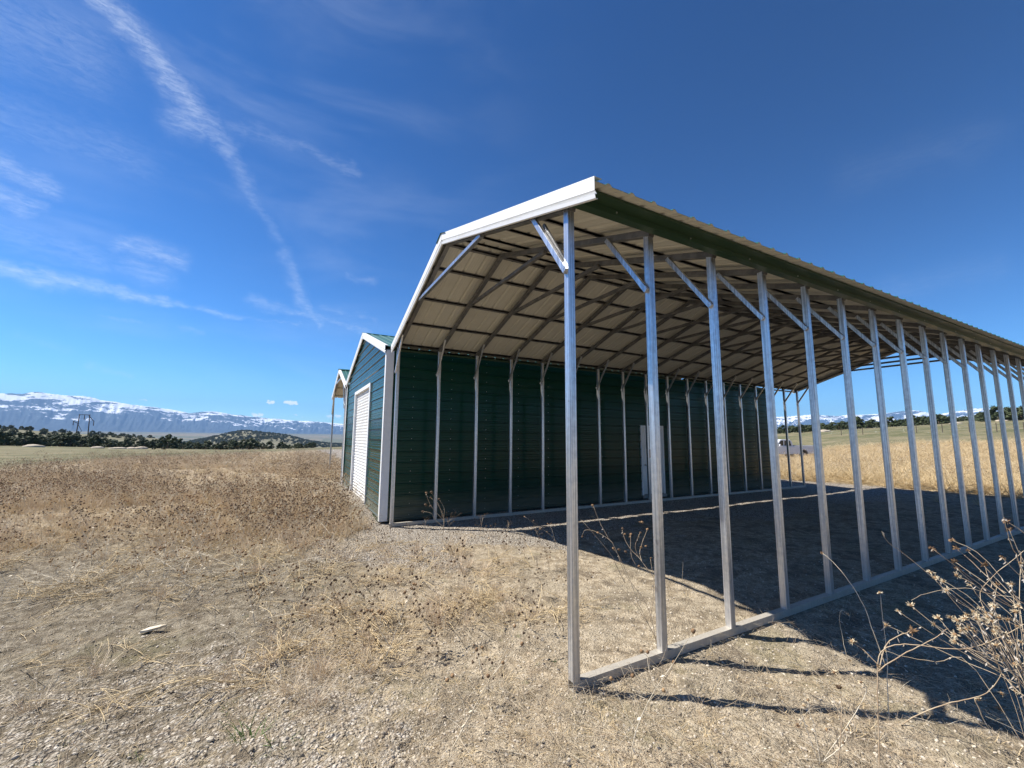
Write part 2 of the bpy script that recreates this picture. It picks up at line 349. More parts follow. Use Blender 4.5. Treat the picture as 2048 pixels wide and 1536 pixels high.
def ground_m(t, b, L):
    p = gpos(t); at = lambda n: t.n('ShaderNodeAttribute', attribute_name=n).outputs['Fac']
    g, wd, gr = at('gravel'), at('weed'), at('green')
    n1 = t.noise(p, 1.3, 6, .6); n2 = t.noise(p, 9, 6, .65); n3 = t.noise(p, 60, 4, .6); nb = t.noise(p, .05, 5, .6)
    dirt = t.mix(t.ramp(n2, .38, .62), (.29, .23, .155), (.52, .435, .315))
    dirt = t.mix(t.m('MULTIPLY', t.ramp(n1, .4, .68), .7), dirt, (.36, .31, .23))
    lf = t.v('DOT_PRODUCT', t.v('SUBTRACT', p, (-1.6, 1.2, 0)).outputs[0], (-.8, .35, 0)).outputs['Value']
    dirt = t.mix(t.m('MULTIPLY', t.ramp(t.m('ADD', lf, t.m('MULTIPLY', n1, 1.2)), .0, 1.3), .85), dirt, t.mix(t.ramp(n2, .4, .6), (.115, .095, .065), (.27, .235, .175)))
    dirt = t.mix(t.m('MULTIPLY', t.ramp(n3, .50, .66), .75), dirt, (.13, .10, .065))  # dark specks paint in the small shadows between clods
    # patches where last year's litter darkens the soil
    lit = t.ramp(t.noise(p, 2.1, 8, .75, .5), .49, .60)
    dirt = t.mix(t.m('MULTIPLY', lit, .7), dirt, (.15, .12, .085))
    moss = t.m('MULTIPLY', t.ramp(t.noise(p, .8, 5, .7), .54, .68), .4); dirt = t.mix(moss, dirt, (.19, .175, .09))
    v1 = t.n('ShaderNodeTexVoronoi', {'Vector': p, 'Scale': 42.0, 'Randomness': 1.0}); v2 = t.n('ShaderNodeTexVoronoi', {'Vector': p, 'Scale': 95.0})
    hs_ = t.n('ShaderNodeSeparateColor', {0: v1.outputs['Color']})
    gc = t.mix(hs_.outputs[0], (.36, .325, .27), (.76, .70, .61)); gc = t.mix(t.m('MULTIPLY', t.ramp(hs_.outputs[1], .6, .9), .6), gc, (.44, .33, .22))
    gc = t.mix(t.ramp(v1.outputs['Distance'], .3, .75), gc, (.17, .14, .11))
    gm = t.ramp(t.m('ADD', g, t.m('MULTIPLY', t.m('SUBTRACT', n2, .5), 1.3)), .35, .75)
    c = t.mix(gm, dirt, gc)
    litter = t.mix(t.ramp(n2, .35, .65), (.33, .25, .155), (.52, .42, .28)); litter = t.mix(t.ramp(n3, .5, .7), litter, (.22, .16, .10))
    c = t.mix(t.m('MULTIPLY', wd, .8), c, litter)
    gg = t.mix(t.ramp(nb, .42, .6), (.115, .118, .058), (.18, .16, .092)); gg = t.mix(t.m('MULTIPLY', t.ramp(t.noise(p, .35, 8, .75), .46, .6), .8), gg, (.25, .21, .13)); gg = t.mix(t.m('MULTIPLY', t.ramp(t.noise(p, .9, 5, .75), .56, .66), .7), gg, (.09, .095, .05))
    c = t.mix(gr, c, gg)
    # far: brush-dotted benches and valley farmland
    xyz = t.v('SUBTRACT', p, tuple(CAM)).outputs[0]; dist = t.v('LENGTH', xyz).outputs['Value']
    f1 = t.ramp(dist, 150, 260); sage = t.mix(t.ramp(t.noise(p, .06, 6, .7), .4, .62), (.20, .18, .12), (.12, .12, .07))
    c = t.mix(f1, c, sage)
    f2 = t.ramp(dist, 1700, 2800); vv = t.n('ShaderNodeTexVoronoi', {'Vector': t.n('ShaderNodeMapping', {0: p, 3: (1, 1, .1)}).outputs[0], 'Scale': .0035}).outputs['Color']
    vs = t.n('ShaderNodeSeparateColor', {0: vv}).outputs[0]
    val = t.mix(t.ramp(vs, .3, .75), (.12, .125, .08), (.20, .17, .12)); val = t.mix(t.ramp(t.noise(p, .02, 5, .75), .52, .62), val, (.06, .075, .055))
    c = t.mix(f2, c, val)
    L.new(c, b.inputs[0]); b.inputs['Roughness'].default_value = .95; b.inputs['Specular IOR Level'].default_value = .15
    hgt_ = t.m('ADD', t.m('MULTIPLY', t.m('MULTIPLY', v1.outputs['Distance'], -1.0), t.m('ADD', gm, .25)), t.m('MULTIPLY', t.m('ADD', n2, t.m('MULTIPLY', n3, .6)), .9))
    hgt_ = t.m('ADD', hgt_, t.m('MULTIPLY', v2.outputs['Distance'], -.3))
    bump(t, L, b, hgt_, .03, 1.0)
GROUND = mat('field soil', ground_m)
gme = npmesh('ground', verts, faces, [GROUND])
for nm, arr in (('gravel', G), ('weed', WD), ('green', GR)):
    a_ = gme.attributes.new(nm, 'FLOAT', 'POINT'); a_.data.foreach_set('value', arr.astype(np.float32).ravel())
link('ground', gme, kind='structure')

# mountains: two ranges as one closed ring of terrain 9.5 - 14 km out
maz = np.concatenate([np.arange(4, 40, .06), np.arange(40, 78, .4), np.arange(78, 124, .06), np.arange(124, 364, 1.5)])
AZR = []; ELR = []
for q in [(2040, 818), (1950, 816), (1870, 829), (1850, 823), (1825, 820), (1800, 822), (1780, 825), (1760, 827), (1720, 829.5), (1700, 829), (1670, 832), (1655, 831), (1640, 830), (1625, 829), (1600, 831), (1565, 833),
          (690, 848), (655, 845), (620, 842), (590, 841), (560, 838), (540, 837), (520, 834), (500, 833), (485, 830), (465, 829), (440, 824), (425, 822.5), (410, 823), (380, 826), (365, 823), (350, 820), (330, 817), (300, 813), (280, 811),
          (250, 807), (230, 803.5), (200, 800), (190, 796), (170, 792), (150, 791), (125, 790), (100, 787), (75, 783.5), (60, 785), (45, 787.5), (25, 786.5), (0, 786)]:
    a, e = azel(*q); AZR.append(a); ELR.append(e)
AZR = [-60, -5]+AZR+[118, 130, 200, 300-0.01]; ELR = [2, 2.6]+ELR+[3.3, 2.6, 1.2, 2]
rr = np.linspace(8600, 15000, 56)
MA, MR = np.meshgrid(np.where(maz > 300, maz-360, maz), rr)
el_ = np.interp(MA, AZR, ELR)
ux = MA*3.1; uy = MR/900
crestR = 12300+500*(vn(MA/4, MA*0, 71)-.5)
zc = 1.745+crestR*np.tan(np.radians(el_))
t_ = np.clip((MR-8600)/(crestR-8600), 0, 1); base = np.interp(MA, [-180, 10, 40, 70, 112, 180], [60, 50, 40, -25, -15, 20])+62
prof = .22*t_+.78*t_**1.9
back = np.clip((MR-crestR)/2700, 0, 1)
rid = np.abs(fbm(MA*1.7+MR/2600, MR/1500, 4, 81)-.5)*2
gul = np.abs(vn(MA*3.3+MR/1500, MR/4000, 88)-.5)*2
hz = base-45+(zc-base+45)*prof*(1-back**1.5)
hz = hz-(rid*130+gul*14)*np.clip(t_*1.3, 0, 1)*(1-sstep(.80, 1.0, t_)**1)*(1+0*MA)+(fbm(MA*9, MR/300, 3, 91)-.5)*10*t_
ridge_j = (fbm(maz*6, maz*0, 3, 95)-.5)*10
hz = hz+ridge_j[None, :]*t_
mx = CAM[0]+MR*np.cos(np.radians(MA)); my = CAM[1]+MR*np.sin(np.radians(MA))
nr2, na2 = mx.shape
ii, jj = np.meshgrid(np.arange(nr2-1), np.arange(na2), indexing='ij'); j2 = (jj+1) % na2
mf = np.stack([ii*na2+jj, (ii+1)*na2+jj, (ii+1)*na2+j2, ii*na2+j2], -1).reshape(-1, 4)
def mount_m(t, b, L):
    p = gpos(t); h = t.n('ShaderNodeAttribute', attribute_name='rise').outputs['Fac']
    nrm = t.n('ShaderNodeSeparateXYZ', {0: t.n('ShaderNodeNewGeometry').outputs['Normal']}).outputs[2]
    mp = t.n('ShaderNodeMapping', {0: p, 3: (1, 1, 3.2)}).outputs[0]
    n = t.noise(mp, .0019, 10, .68, .5); n2 = t.noise(mp, .006, 7, .72)
    s = t.m('ADD', h, t.m('MULTIPLY', t.m('SUBTRACT', n, .5), 1.7)); s = t.m('ADD', s, t.m('MULTIPLY', t.m('SUBTRACT', n2, .5), 1.15))
    sn = t.ramp(s, .89, .96)
    rock = t.mix(t.ramp(n2, .35, .65), (.03, .045, .06), (.06, .075, .085)); rock = t.mix(t.ramp(h, .2, .0), rock, (.10, .10, .08))  # some of the blue distance haze is mixed into the rock colour
    L.new(t.mix(sn, rock, (.88, .9, .93)), b.inputs[0]); b.inputs['Roughness'].default_value = .9
    b.inputs['Specular IOR Level'].default_value = .1
MOUNT = mat('snowy mountain', mount_m)
mme = npmesh('mountains', np.stack([mx, my, hz], -1).reshape(-1, 3), mf, [MOUNT])
a_ = mme.attributes.new('rise', 'FLOAT', 'POINT'); a_.data.foreach_set('value', (t_+0*MA+.08*(MA > 104)*(MA < 113)+.02*(MA < 40)).astype(np.float32).ravel())
link('mountains', mme, kind='structure')

# ------------------------------------------------------------------ carport
SH = .0204; K = .8812
def sp(x, y, z): return (x+SH*y, y, z)
def fsh(mb):
    mb.v = [(p[0]-.13, p[1], p[2]) for p in mb.v]; return shmesh(mb)
def shmesh(mb):
    mb.v = [sp(*p) for p in mb.v]; return mb
def roof_panel(x0, x1, ya, za, yb, zb, top, bot, pitch=.2286):
    """ribbed sheet running from (ya,za) to (yb,zb), ribs every 9 in; two skins"""
    pr = []; n0 = math.floor(x0/pitch-1e-6)
    pr.append((x0, 0))
    k = n0
    while k*pitch < x1+.05:
        c = k*pitch+.03
        for dx_, dz_ in ((-.030, 0), (-.010, .019), (.010, .019), (.030, 0), (.09, 0), (.097, .004), (.104, 0), (.125, 0), (.132, .004), (.139, 0)):
            if x0+1e-4 < c+dx_ < x1-1e-4: pr.append((c+dx_, dz_))
        k += 1
    pr.append((x1, 0)); pr.sort()
    mb = MB(); n = len(pr)
    for off, mi, flip in ((0, 0, False), (-.003, 1, True)):
        V = [(x, ya, za+z+off) for x, z in pr]+[(x, yb, zb+z+off) for x, z in pr]
        F = [(i, i+1, n+i+1, n+i) for i in range(n-1)]
        if flip: F = [q[::-1] for q in F]
        mb.add(V, F, mi)
    # closing edges
    b_ = 2*n
    mb.f += [(i, b_+i, b_+i+1, i+1) for i in range(n-1)]+[(n+i, n+i+1, b_+n+i+1, b_+n+i) for i in range(n-1)]
    mb.mi += [0]*(2*n-2); mb.sm += [False]*(2*n-2)
    return shmesh(mb)
def rake(ya, za, yb, zb, x, h=.155, sgn=-1):
    """white rake trim along the gable, folded profile"""
    pr = [(.07, .006), (0, .006), (0, -.098), (.022, -.119), (.002, -.126), (.008, -h), (.026, -h-.002), (.026, -h+.004)]
    V = [(x-sgn*-a if False else x+a*(-sgn), ya, za+c) for a, c in pr]+[(x+a*(-sgn), yb, zb+c) for a, c in pr]
    n = len(pr); F = [(i, i+1, n+i+1, n+i) for i in range(n-1)]
    mb = MB(); mb.add(V, F)
    # thickness
    V2 = [(p[0]+.002*(-sgn), p[1], p[2]-.002) for p in V]; mb.add(V2, [q[::-1] for q in F]); return shmesh(mb)
cp = empty('carport', (0, 0, 0), label='tall open metal carport with galvanised posts and a beige ribbed underside', cat='carport')
YP = 2.99; SL = .325; ZP = 4.652
def zt(y): return ZP-SL*abs(y-YP)
YA, YB = -.445, 6.19; NF = 18; W_ = 5.98
post_me = MB().bar((0, 0, .0615), (0, 0, 3.58), .0635, .0635, (1, 0, 0), bev=.005).mesh('post', STEEL)
for k in range(NF):
    x = k*K
    for y in (0, W_):
        o = link('post', post_me, cp, sp(x, y, 0))
        o.rotation_euler = (random.uniform(-.0012, .0012), random.uniform(-.0012, .0012), random.choice((0, math.pi))+random.uniform(-.01, .01))
    rb = .092
    for ya, yb in ((-.05, YP), (W_+.05, YP)):
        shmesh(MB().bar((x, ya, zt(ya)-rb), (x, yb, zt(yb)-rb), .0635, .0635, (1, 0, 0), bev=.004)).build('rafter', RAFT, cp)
    # chord tie below the ridge
    y1, y2 = 1.66, 4.32; zz = zt(y1)-rb-.045
    shmesh(MB().bar((x-.046, y1, zz), (x-.046, y2, zz), .05, .05, (1, 0, 0), bev=.003)).build('chord_tie', STEEL if k == 0 else RAFT, cp)  # front tie stays bright; the shaded ones behind get the darkened steel
    for yy in (y1, y2): pass
    # knee braces, flattened ends bolted on the faces of post and rafter
    for s_, y0 in ((1, 0), (-1, W_)):
        a = (x-.046, y0+s_*-.01, 3.04); b_ = (x-.046, y0+s_*.50, zt(y0+s_*.5)-rb-.02)
        kb = shmesh(MB().bar(a, b_, .030, .048, (1, 0, 0), bev=.003)).build('knee_brace', STEEL, cp)
        if k == 0 and s_ == 1:
            shmesh(MB().bar((x-.012, y0+.04, 3.14), (x-.012, y0+.36, zt(y0+.36)-rb-.10), .024, .03, (1, 0, 0), bev=.003)).build('knee_brace', RAFT, cp)
        m = MB(); m.bar((a[0]-.02, a[1], a[2]+.03), (a[0]-.012, a[1], a[2]+.03), .016, .016, (0, 1, 0)); shmesh(m).build('bolt', SCREW, kb)
        if s_ == -1:  # splice sleeve under the brace
            shmesh(MB().bar((x, y0-.034, 2.62), (x, y0-.034, 2.98), .045, .006, (1, 0, 0))).build('splice_plate', STEEL, cp)
L_ = (NF-1)*K
for y in (0, W_):
    m = MB(); x0, x1 = (-.03 if y == 0 else -.04), L_+.04; h_ = .0318; zc_ = .030; t = .003
    m.box((x0, y-h_, zc_-h_), (x1, y-h_+t, zc_+h_)); m.box((x0, y+h_-t, zc_-h_), (x1, y+h_, zc_+h_))
    m.box((x0, y-h_+t, zc_+h_-t), (x1, y+h_-t, zc_+h_)); m.box((x0, y-h_+t, zc_-h_), (x1, y+h_-t, zc_-h_+t))
    shmesh(m).build('base_rail', RAIL, cp)
# purlins (hat channel)
for y in (-.07, .73, 1.53, 2.33, 2.87, 3.11, 3.65, 4.45, 5.25, 6.05):
    z = zt(y)-.004; s_ = 1 if y < YP else -1
    for xa, xb in ((-.04, 6.1), (6.12, 12.2), (12.22, L_+.05)):
        m = MB(); a = .019; d = .025; e = .040
        pr = [(-e, 0), (-a, 0), (-a, -d), (a, -d), (a, 0), (e, 0)]
        V = [(xa, y+p, z-.001+q+s_*SL*p) for p, q in pr]+[(xb, y+p, z-.001+q+s_*SL*p) for p, q in pr]
        m.add(V, [(i, i+1, 7+i, 6+i) for i in range(5)]); m.add([(v[0], v[1], v[2]+.0015) for v in V], [(6+i, 7+i, i+1, i) for i in range(5)])
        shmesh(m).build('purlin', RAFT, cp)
x = -.10; i = 0
while x < L_+.12:
    x1 = min(x+.9144, L_+.14)
    for ya, s_ in ((YA, 1), (YB, -1)):
        o = roof_panel(x+.001, x1-.001, ya, zt(ya)+.001, YP-s_*.012, zt(YP)-.002, GREENR, BEIGE).build('roof_panel', [GREENR, BEIGE], cp)
    x = x1; i += 1
# ridge cap
m = MB(); pts = [(-.19, -.058), (-.185, -.046), (0, .026), (.185, -.046), (.19, -.058)]
V = [(-.13, YP+a, ZP+b_+.008) for a, b_ in pts]+[(L_+.17, YP+a, ZP+b_+.008) for a, b_ in pts]
m.add(V, [(i, i+1, 6+i, 5+i) for i in range(4)]); m.add([(v[0], v[1], v[2]-.003) for v in V], [(5+i, 6+i, i+1, i) for i in range(4)])
shmesh(m).build('ridge_cap', GREENR, cp)
for xx, sg in ((-.115, -1), (L_+.155, 1)):
    ym = 2.45
    rake(YA-.012, zt(YA-.012)+.022, ym, zt(ym)+.022, xx, sgn=sg).build('rake_trim', WHITE, cp)
    rake(ym-.03, zt(ym-.03)+.025, YP, ZP+.025, xx-.003*sg*-1*-1, .158, sgn=sg).build('rake_trim', WHITE, cp)
    rake(YB+.0, zt(YB)+.022, YP-.002, ZP+.022, xx, sgn=sg).build('rake_trim', WHITE, cp)
# green eave trim in 3 m lengths
def eave(y0, s_, x0, x1, parent):
    pr = [(-.318, -.020), (-.315, -.038), (-.215, -.041), (-.215, -.090), (-.142, -.092), (-.140, -.070), (-.12, -.06)]
    base = zt(0)-.13-.0
    V = [(xx, y0+s_*a, base+.04+c) for xx in (x0, x1) for a, c in pr]; n = len(pr)
    F = [(i, i+1, n+i+1, n+i) for i in range(n-1)]
    mb = MB(); mb.add(V, F); mb.add([(v[0], v[1]+s_*.002, v[2]+.002) for v in V], [q[::-1] for q in F])
    return shmesh(mb).build('eave_trim', GREENT, parent)
x = -.09; lens = [4.35, 3.05, 2.9, 2.6, 2.3]
for i, l in enumerate(lens):
    for y0, s_ in ((0, 1), (W_-.12, -1)):
        e = eave(y0-(0.004*(i % 2))*s_, s_, x, min(x+l+.03, L_+.12), cp)
        if s_ == 1:
            sc = MB(); q = x+.4
            while q < x+l-.1:
                sc.box((q-.005, y0-.222, zt(0)-.160), (q+.005, y0-.215, zt(0)-.150)); q += .88
            shmesh(sc).build('screw', SCREW, e)
    x += l

# ------------------------------------------------------------------ shed
sh = empty('metal_shed', (3, 9.8, 0), label='dark green ribbed metal shed with white corner trim and white roll-up door', cat='shed')
sh.location = (0, 0, 0)
Y0, Y1 = 6.42, 13.22; YC = 9.82; BZ = 3.60; BS = .30; LX = 14.0; BP = BZ+BS*(YC-Y0)
def bz(y): return BP-BS*abs(y-YC)
RP = [(0, 0), (.022, 0), (.034, .024), (.052, .024), (.064, 0), (.115, 0), (.121, .004), (.127, 0), (.165, 0), (.171, .004), (.177, 0)]
def prof(z0, z1):
    out = []; n = int(round(.9144/.2286))
    for k in range(n):
        for dz, dp in RP:
            z = z0+k*.2286+dz
            if z < z1-1e-4: out.append((z, dp))
    out.append((z1, 0)); return out
# side wall facing the carport: rows of sheets three long
for rowi in range(4):
    z0 = .02+rowi*.9; z1 = min(z0+.905, 3.62)
    for ci in range(3):
        xa = -.10+ci*4.70; xb = min(xa+4.66, LX-.03); pr = prof(z0, z1); m = MB()
        V = []
        for z, d in pr: V += [(xa, Y0-.004*(ci % 2)-d, z), (xb, Y0-.004*(ci % 2)-d, z)]
        m.add(V, [(2*i, 2*i+1, 2*i+3, 2*i+2) for i in range(len(pr)-1)])
        pn = shmesh(m).build('siding_panel', GREEN, sh)
        sc = MB(); q = 0.0
        while q < 14:
            if xa < q+.45 < xb:
                for z in np.arange(z0+.10, z1, .2286): sc.box((q+.45-.004, Y0-.011, z-.004), (q+.45+.004, Y0-.001-.004*(ci % 2), z+.004))
            q += .8812
        if sc.v: shmesh(sc).build('screw', SCREW, pn)
# other walls
m = MB(); m.add([(LX, Y0, 0), (LX, Y1, 0), (LX, Y1, bz(Y1)), (LX, YC, BP), (LX, Y0, bz(Y0))], [(0, 1, 2, 3, 4)]); shmesh(m).build('rear_wall', GREEN, sh)
m = MB(); m.add([(0, Y1, 0), (LX, Y1, 0), (LX, Y1, BZ), (0, Y1, BZ)], [(0, 3, 2, 1)]); shmesh(m).build('side_wall', GREEN, sh)
# front wall with the roll-up opening, sheets cut to the gable
DY0, DY1, DZ = 8.40, 11.0, 3.0
def ylim(z):
    if z <= BZ-.02: return Y0+.02, Y1-.02
    h = (z-(BZ-.02))/BS; return Y0+.02+h, Y1-.02-h
z0 = .05
while z0 < BP-.03:
    z1 = min(z0+.9144, BP-.03); top = z1
    cuts = [('full', None)] if z0 >= DZ else ([('l', None), ('r', None)] if z1 <= DZ else [('l', None), ('r', None), ('up', None)])
    for cnm, _x in cuts:
        za, zb = z0, z1
        if cnm in 'lr' and z1 > DZ: zb = DZ
        if cnm == 'up': za = DZ
        pr = [(z, d) for z, d in prof(z0, z1) if za-1e-6 <= z <= zb+1e-6]
        if pr[0][0] > za+1e-4: pr.insert(0, (za, 0))
        if pr[-1][0] < zb-1e-4: pr.append((zb, 0))
        V = []
        for z, d in pr:
            a, b_ = ylim(z)
            if cnm == 'l': b_ = DY0
            if cnm == 'r': a = DY1
            V += [(-d, a, z), (-d, max(b_, a), z)]
        m = MB(); m.add(V, [(2*i, 2*i+2, 2*i+3, 2*i+1) for i in range(len(pr)-1)]); fsh(m).build('siding_panel', GREEN, sh)
    z0 = z1
# roll-up door
dr = empty('roll_up_door', (0, 0, 0)); dr.parent = sh
m = MB(); pr = []; z = .06
while z < DZ:
    pr += [(z, 0), (z+.012, .014), (z+.045, .022), (z+.066, .014), (z+.074, 0)]; z += .0815
V = []
for z, d in pr: V += [(.05-d, DY0, z), (.05-d, DY1, z)]
m.add(V, [(2*i, 2*i+2, 2*i+3, 2*i+1) for i in range(len(pr)-1)]); fsh(m).build('door_curtain', WHITED, dr)
m = MB(); m.box((.01, DY0, .02), (.06, DY1, .07)); fsh(m).build('bottom_bar', STEEL, dr)
for a, b_ in ((DY0-.11, DY0+.012), (DY1-.012, DY1+.11)):
    m = MB(); m.box((-.032, a, .03), (.06, b_, DZ)); fsh(m).build('door_jamb', WHITE, dr)
m = MB(); m.box((-.034, DY0-.11, DZ+.001), (.06, DY1+.11, DZ+.09)); fsh(m).build('door_header', WHITE, dr)
# corner trims
for yy, s_ in ((Y0, 1), (Y1, -1)):
    m = MB(); m.box((-.030, yy-s_*.030, .03), (.13, yy-s_*.024, BZ-.02)); m.box((-.034, yy-s_*.030, .03), (-.030, yy+s_*.085, BZ-.02))
    m.box((.126, yy-s_*.024, .03), (.13, yy, BZ-.02)); fsh(m).build('corner_trim', WHITE, sh)
m = MB(); m.box((LX-.12, Y0-.030, .05), (LX+.03, Y0-.024, BZ-.02)); m.box((LX+.03, Y0-.03, .05), (LX+.034, Y0+.12, BZ-.02)); shmesh(m).build('corner_trim', WHITE, sh)
m = MB(); m.box((-.022, Y0+.09, .0), (-.0, DY0-.11, .05)); m.box((-.022, DY1+.11, .0), (0, Y1-.09, .05)); fsh(m).build('base_angle', GREENT, sh)
x = -.19
while x < LX+.05:
    x1 = min(x+.9144, LX+.06)
    for ya, s_ in ((Y0-.055, 1), (Y1+.08, -1)):
        roof_panel(x+.001, x1-.001, ya, bz(ya)+.07, YC-s_*.01, BP+.068, GREENR, BEIGE).build('roof_panel', [GREENR, BEIGE], sh)
    x = x1
m = MB(); V = [(xx, YC+a, BP+.085+c) for xx in (-.21, LX+.08) for a, c in ((-.17, -.045), (0, .008), (.17, -.045))]
m.add(V, [(0, 1, 4, 3), (1, 2, 5, 4)]); shmesh(m).build('ridge_cap', GREENR, sh)
rake(Y0-.065, bz(Y0-.065)+.085, YC, BP+.085, -.205, .17).build('rake_trim', WHITE, sh)
rake(Y1+.08, bz(Y1+.08)+.085, YC-.002, BP+.085, -.205, .17).build('rake_trim', WHITE, sh)
# personnel door on the carport side
pd = empty('side_door', (0, 0, 0)); pd.parent = sh
xa, xb = 7.20, 8.14; yf = Y0-.046
m = MB(); m.box((xa, yf, .12), (xa+.055, Y0+.02, 2.12)); m.box((xb-.055, yf, .12), (xb, Y0+.02, 2.12)); m.box((xa+.055, yf, 2.07), (xb-.055, Y0+.02, 2.12)); shmesh(m).build('door_frame', WHITE, pd)
m = MB(); m.box((xa+.058, yf+.012, .14), (xb-.058, Y0+.01, 2.067)); lf = shmesh(m).build('door_leaf', WHITED, pd)
m = MB(); m.blob((xa+.13, yf-.03, .98), .028, 1, 0); m.tube([(xa+.13, yf+.01, .98), (xa+.13, yf-.03, .98)], .012, 8); shmesh(m).build('door_knob', SCREW, lf)
m = MB(); m.box((xa+.30, yf+.008, 1.18), (xa+.42, yf+.0118, 1.42)); shmesh(m).build('sticker', REDS, lf)
m = MB(); m.box((xa, yf-.05, .04), (xb, Y0+.01, .119)); shmesh(m).build('threshold', TARP, pd)

# ------------------------------------------------------------------ second carport beyond the shed
c2 = empty('carport', (0, 0, 0), label='smaller open carport attached beyond the far side of the green shed', cat='carport')
CA, CB = 13.34, 18.75; CC = (CA+CB)/2; CPk = 4.50; CS = (CPk-3.55)/(CC-CA)
def cz(y): return CPk-CS*abs(y-CC)
X2 = -.15
for k in range(7):
    x = X2+k*2.3
    for y in (CA+.22, CB-.32):
        MB().bar(sp(x, y, 0), sp(x, y, cz(y)-.09), .0635, .0635, bev=.004).build('post', STEEL, c2)
        s_ = 1 if y < CC else -1
        MB().bar(sp(x-.04, y, 2.75), sp(x-.04, y+s_*.55, cz(y+s_*.55)-.1), .05, .05).build('knee_brace', STEEL, c2)
    for ya in (CA, CB): MB().bar(sp(x, ya, cz(ya)-.08), sp(x, CC, CPk-.08), .06, .06).build('rafter', RAFT, c2)
    MB().bar(sp(x-.05, CC-1.1, cz(CC-1.1)-.1), sp(x-.05, CC+1.1, cz(CC+1.1)-.1), .05, .05).build('chord_tie', STEEL, c2)
for y in (13.5, 14.4, 15.3, 16.8, 17.7, 18.5):
    MB().bar(sp(X2, y, cz(y)-.03), sp(14, y, cz(y)-.03), .05, .03, (0, 1, 0)).build('purlin', BEIGE, c2)
x = X2-.06
while x < 14:
    x1 = min(x+.9144, 14.1)
    for ya in (CA, CB): roof_panel(x+.001, x1-.001, ya, cz(ya), CC, CPk, GREENR, BEIGE).build('roof_panel', [GREENR, BEIGE], c2)
    x = x1
for ya in (CA, CB): rake(ya, cz(ya)+.02, CC+(.001 if ya == CA else -.001), CPk+.02, X2-.075, .15).build('rake_trim', WHITE, c2)
m = MB(); V = [(xx, CC+a, CPk+.03+c) for xx in (X2-.09, 14.1) for a, c in ((-.17, -.05), (0, .008), (.17, -.05))]
m.add(V, [(0, 1, 4, 3), (1, 2, 5, 4)]); shmesh(m).build('ridge_cap', GREENR, c2)

# ------------------------------------------------------------------ pickup
def polar(azd, r, dz=0): 
    x_ = CAM[0]+r*math.cos(R(azd)); y_ = CAM[1]+r*math.sin(R(azd)); return Vector((x_, y_, float(terr(x_, y_))+dz))
PAINT = flat('white truck paint', (.74, .75, .77), .25); GLASSD = flat('tinted glass', (.02, .025, .03), .08)
RUB = flat('tyre rubber', (.025, .025, .025), .8); CHR = flat('grey metal rim', (.5, .5, .5), .3, .8); TAIL = flat('red lamp lens', (.4, .02, .02), .2)
tk = empty('pickup_truck', (0, 0, 0), label='white pickup truck parked in dry weeds beyond the end of the shed', cat='truck')
Wd = .95
def extr(pr, y0, y1, inset=0):
    m = MB(); n = len(pr); V = [(x, y0, z) for x, z in pr]+[(x, y1, z) for x, z in pr]
    m.add(V, [(i, (i+1) % n, n+(i+1) % n, n+i) for i in range(n)]+[tuple(range(n))[::-1], tuple(range(n, 2*n))]); return m
def bevobj(o, wv, sg=2):
    md = o.modifiers.new('bevel', 'BEVEL'); md.width = wv; md.segments = sg; md.limit_method = 'ANGLE'; md.angle_limit = R(25); return o
def arch(cx, r=.42, z0=.45):
    return [(cx+r*math.cos(t_), z0+max(0, r*math.sin(t_))) for t_ in np.linspace(math.pi, 0, 9)]
# x: 0 = tail, 5.4 = nose
lower = [(0, .50)]+arch(1.15, .43, .46)+arch(4.35, .43, .46)+[(5.35, .48), (5.42, .85), (5.30, 1.10), (3.95, 1.17), (3.90, 1.19), (2.12, 1.19), (2.10, 1.24), (.03, 1.26)]
bevobj(extr(lower, -Wd, Wd).build('body', PAINT, tk), .035)
cabp = [(2.13, 1.18), (2.28, 1.66), (2.45, 1.80), (3.30, 1.81), (3.50, 1.76), (4.02, 1.17)]
o = extr(cabp, -.86, .86).build('cab', PAINT, tk); bevobj(o, .05, 3)
for s_ in (-1, 1):
    w1 = [(2.36, 1.24), (2.50, 1.68), (3.05, 1.70), (3.10, 1.24)]; w2 = [(3.20, 1.24), (3.18, 1.70), (3.42, 1.70), (3.80, 1.24)]
    for w_p in (w1, w2): extr(w_p, s_*.845 if s_ > 0 else -.868, .868 if s_ > 0 else -.845).build('window', GLASSD, tk)
    bevobj(MB().box((3.62, s_*1.0-.06, 1.20), (3.74, s_*1.0+.08*s_, 1.38)).build('side_mirror', PAINT, tk), .02)
    MB().box((-.012, s_*.90-.03, .82), (.05, s_*.90+.03, 1.12)).build('tail_light', TAIL, tk)
    MB().box((2.70, s_*.952-.006, 1.02), (2.86, s_*.952+.006, 1.05)).build('door_handle', CHR, tk)
for cx in (1.15, 4.35):
    for s_ in (-1, 1):
        wh = MB().tube([(cx, s_*.70, .37), (cx, s_*.93, .37)], .37, 20).build('wheel', RUB, tk)
        MB().tube([(cx, s_*.925, .37), (cx, s_*.938, .37)], .21, 14).build('rim', CHR, wh)
MB().box((-.13, -.85, .50), (0.02, .85, .66)).build('bumper', CHR, tk)
MB().box((.05, -.80, 1.262), (2.05, .80, 1.264)).build('bed_liner', RUB, tk)
MB().box((2.20, -.6, 1.35), (2.23, .6, 1.66)).build('rear_window', GLASSD, tk)
pt = polar(26.15, 45.5); tk.location = (pt.x, pt.y, pt.z-.08); tk.scale = (.93,)*3
tk.rotation_euler = (0, 0, R(25.9+90+44))

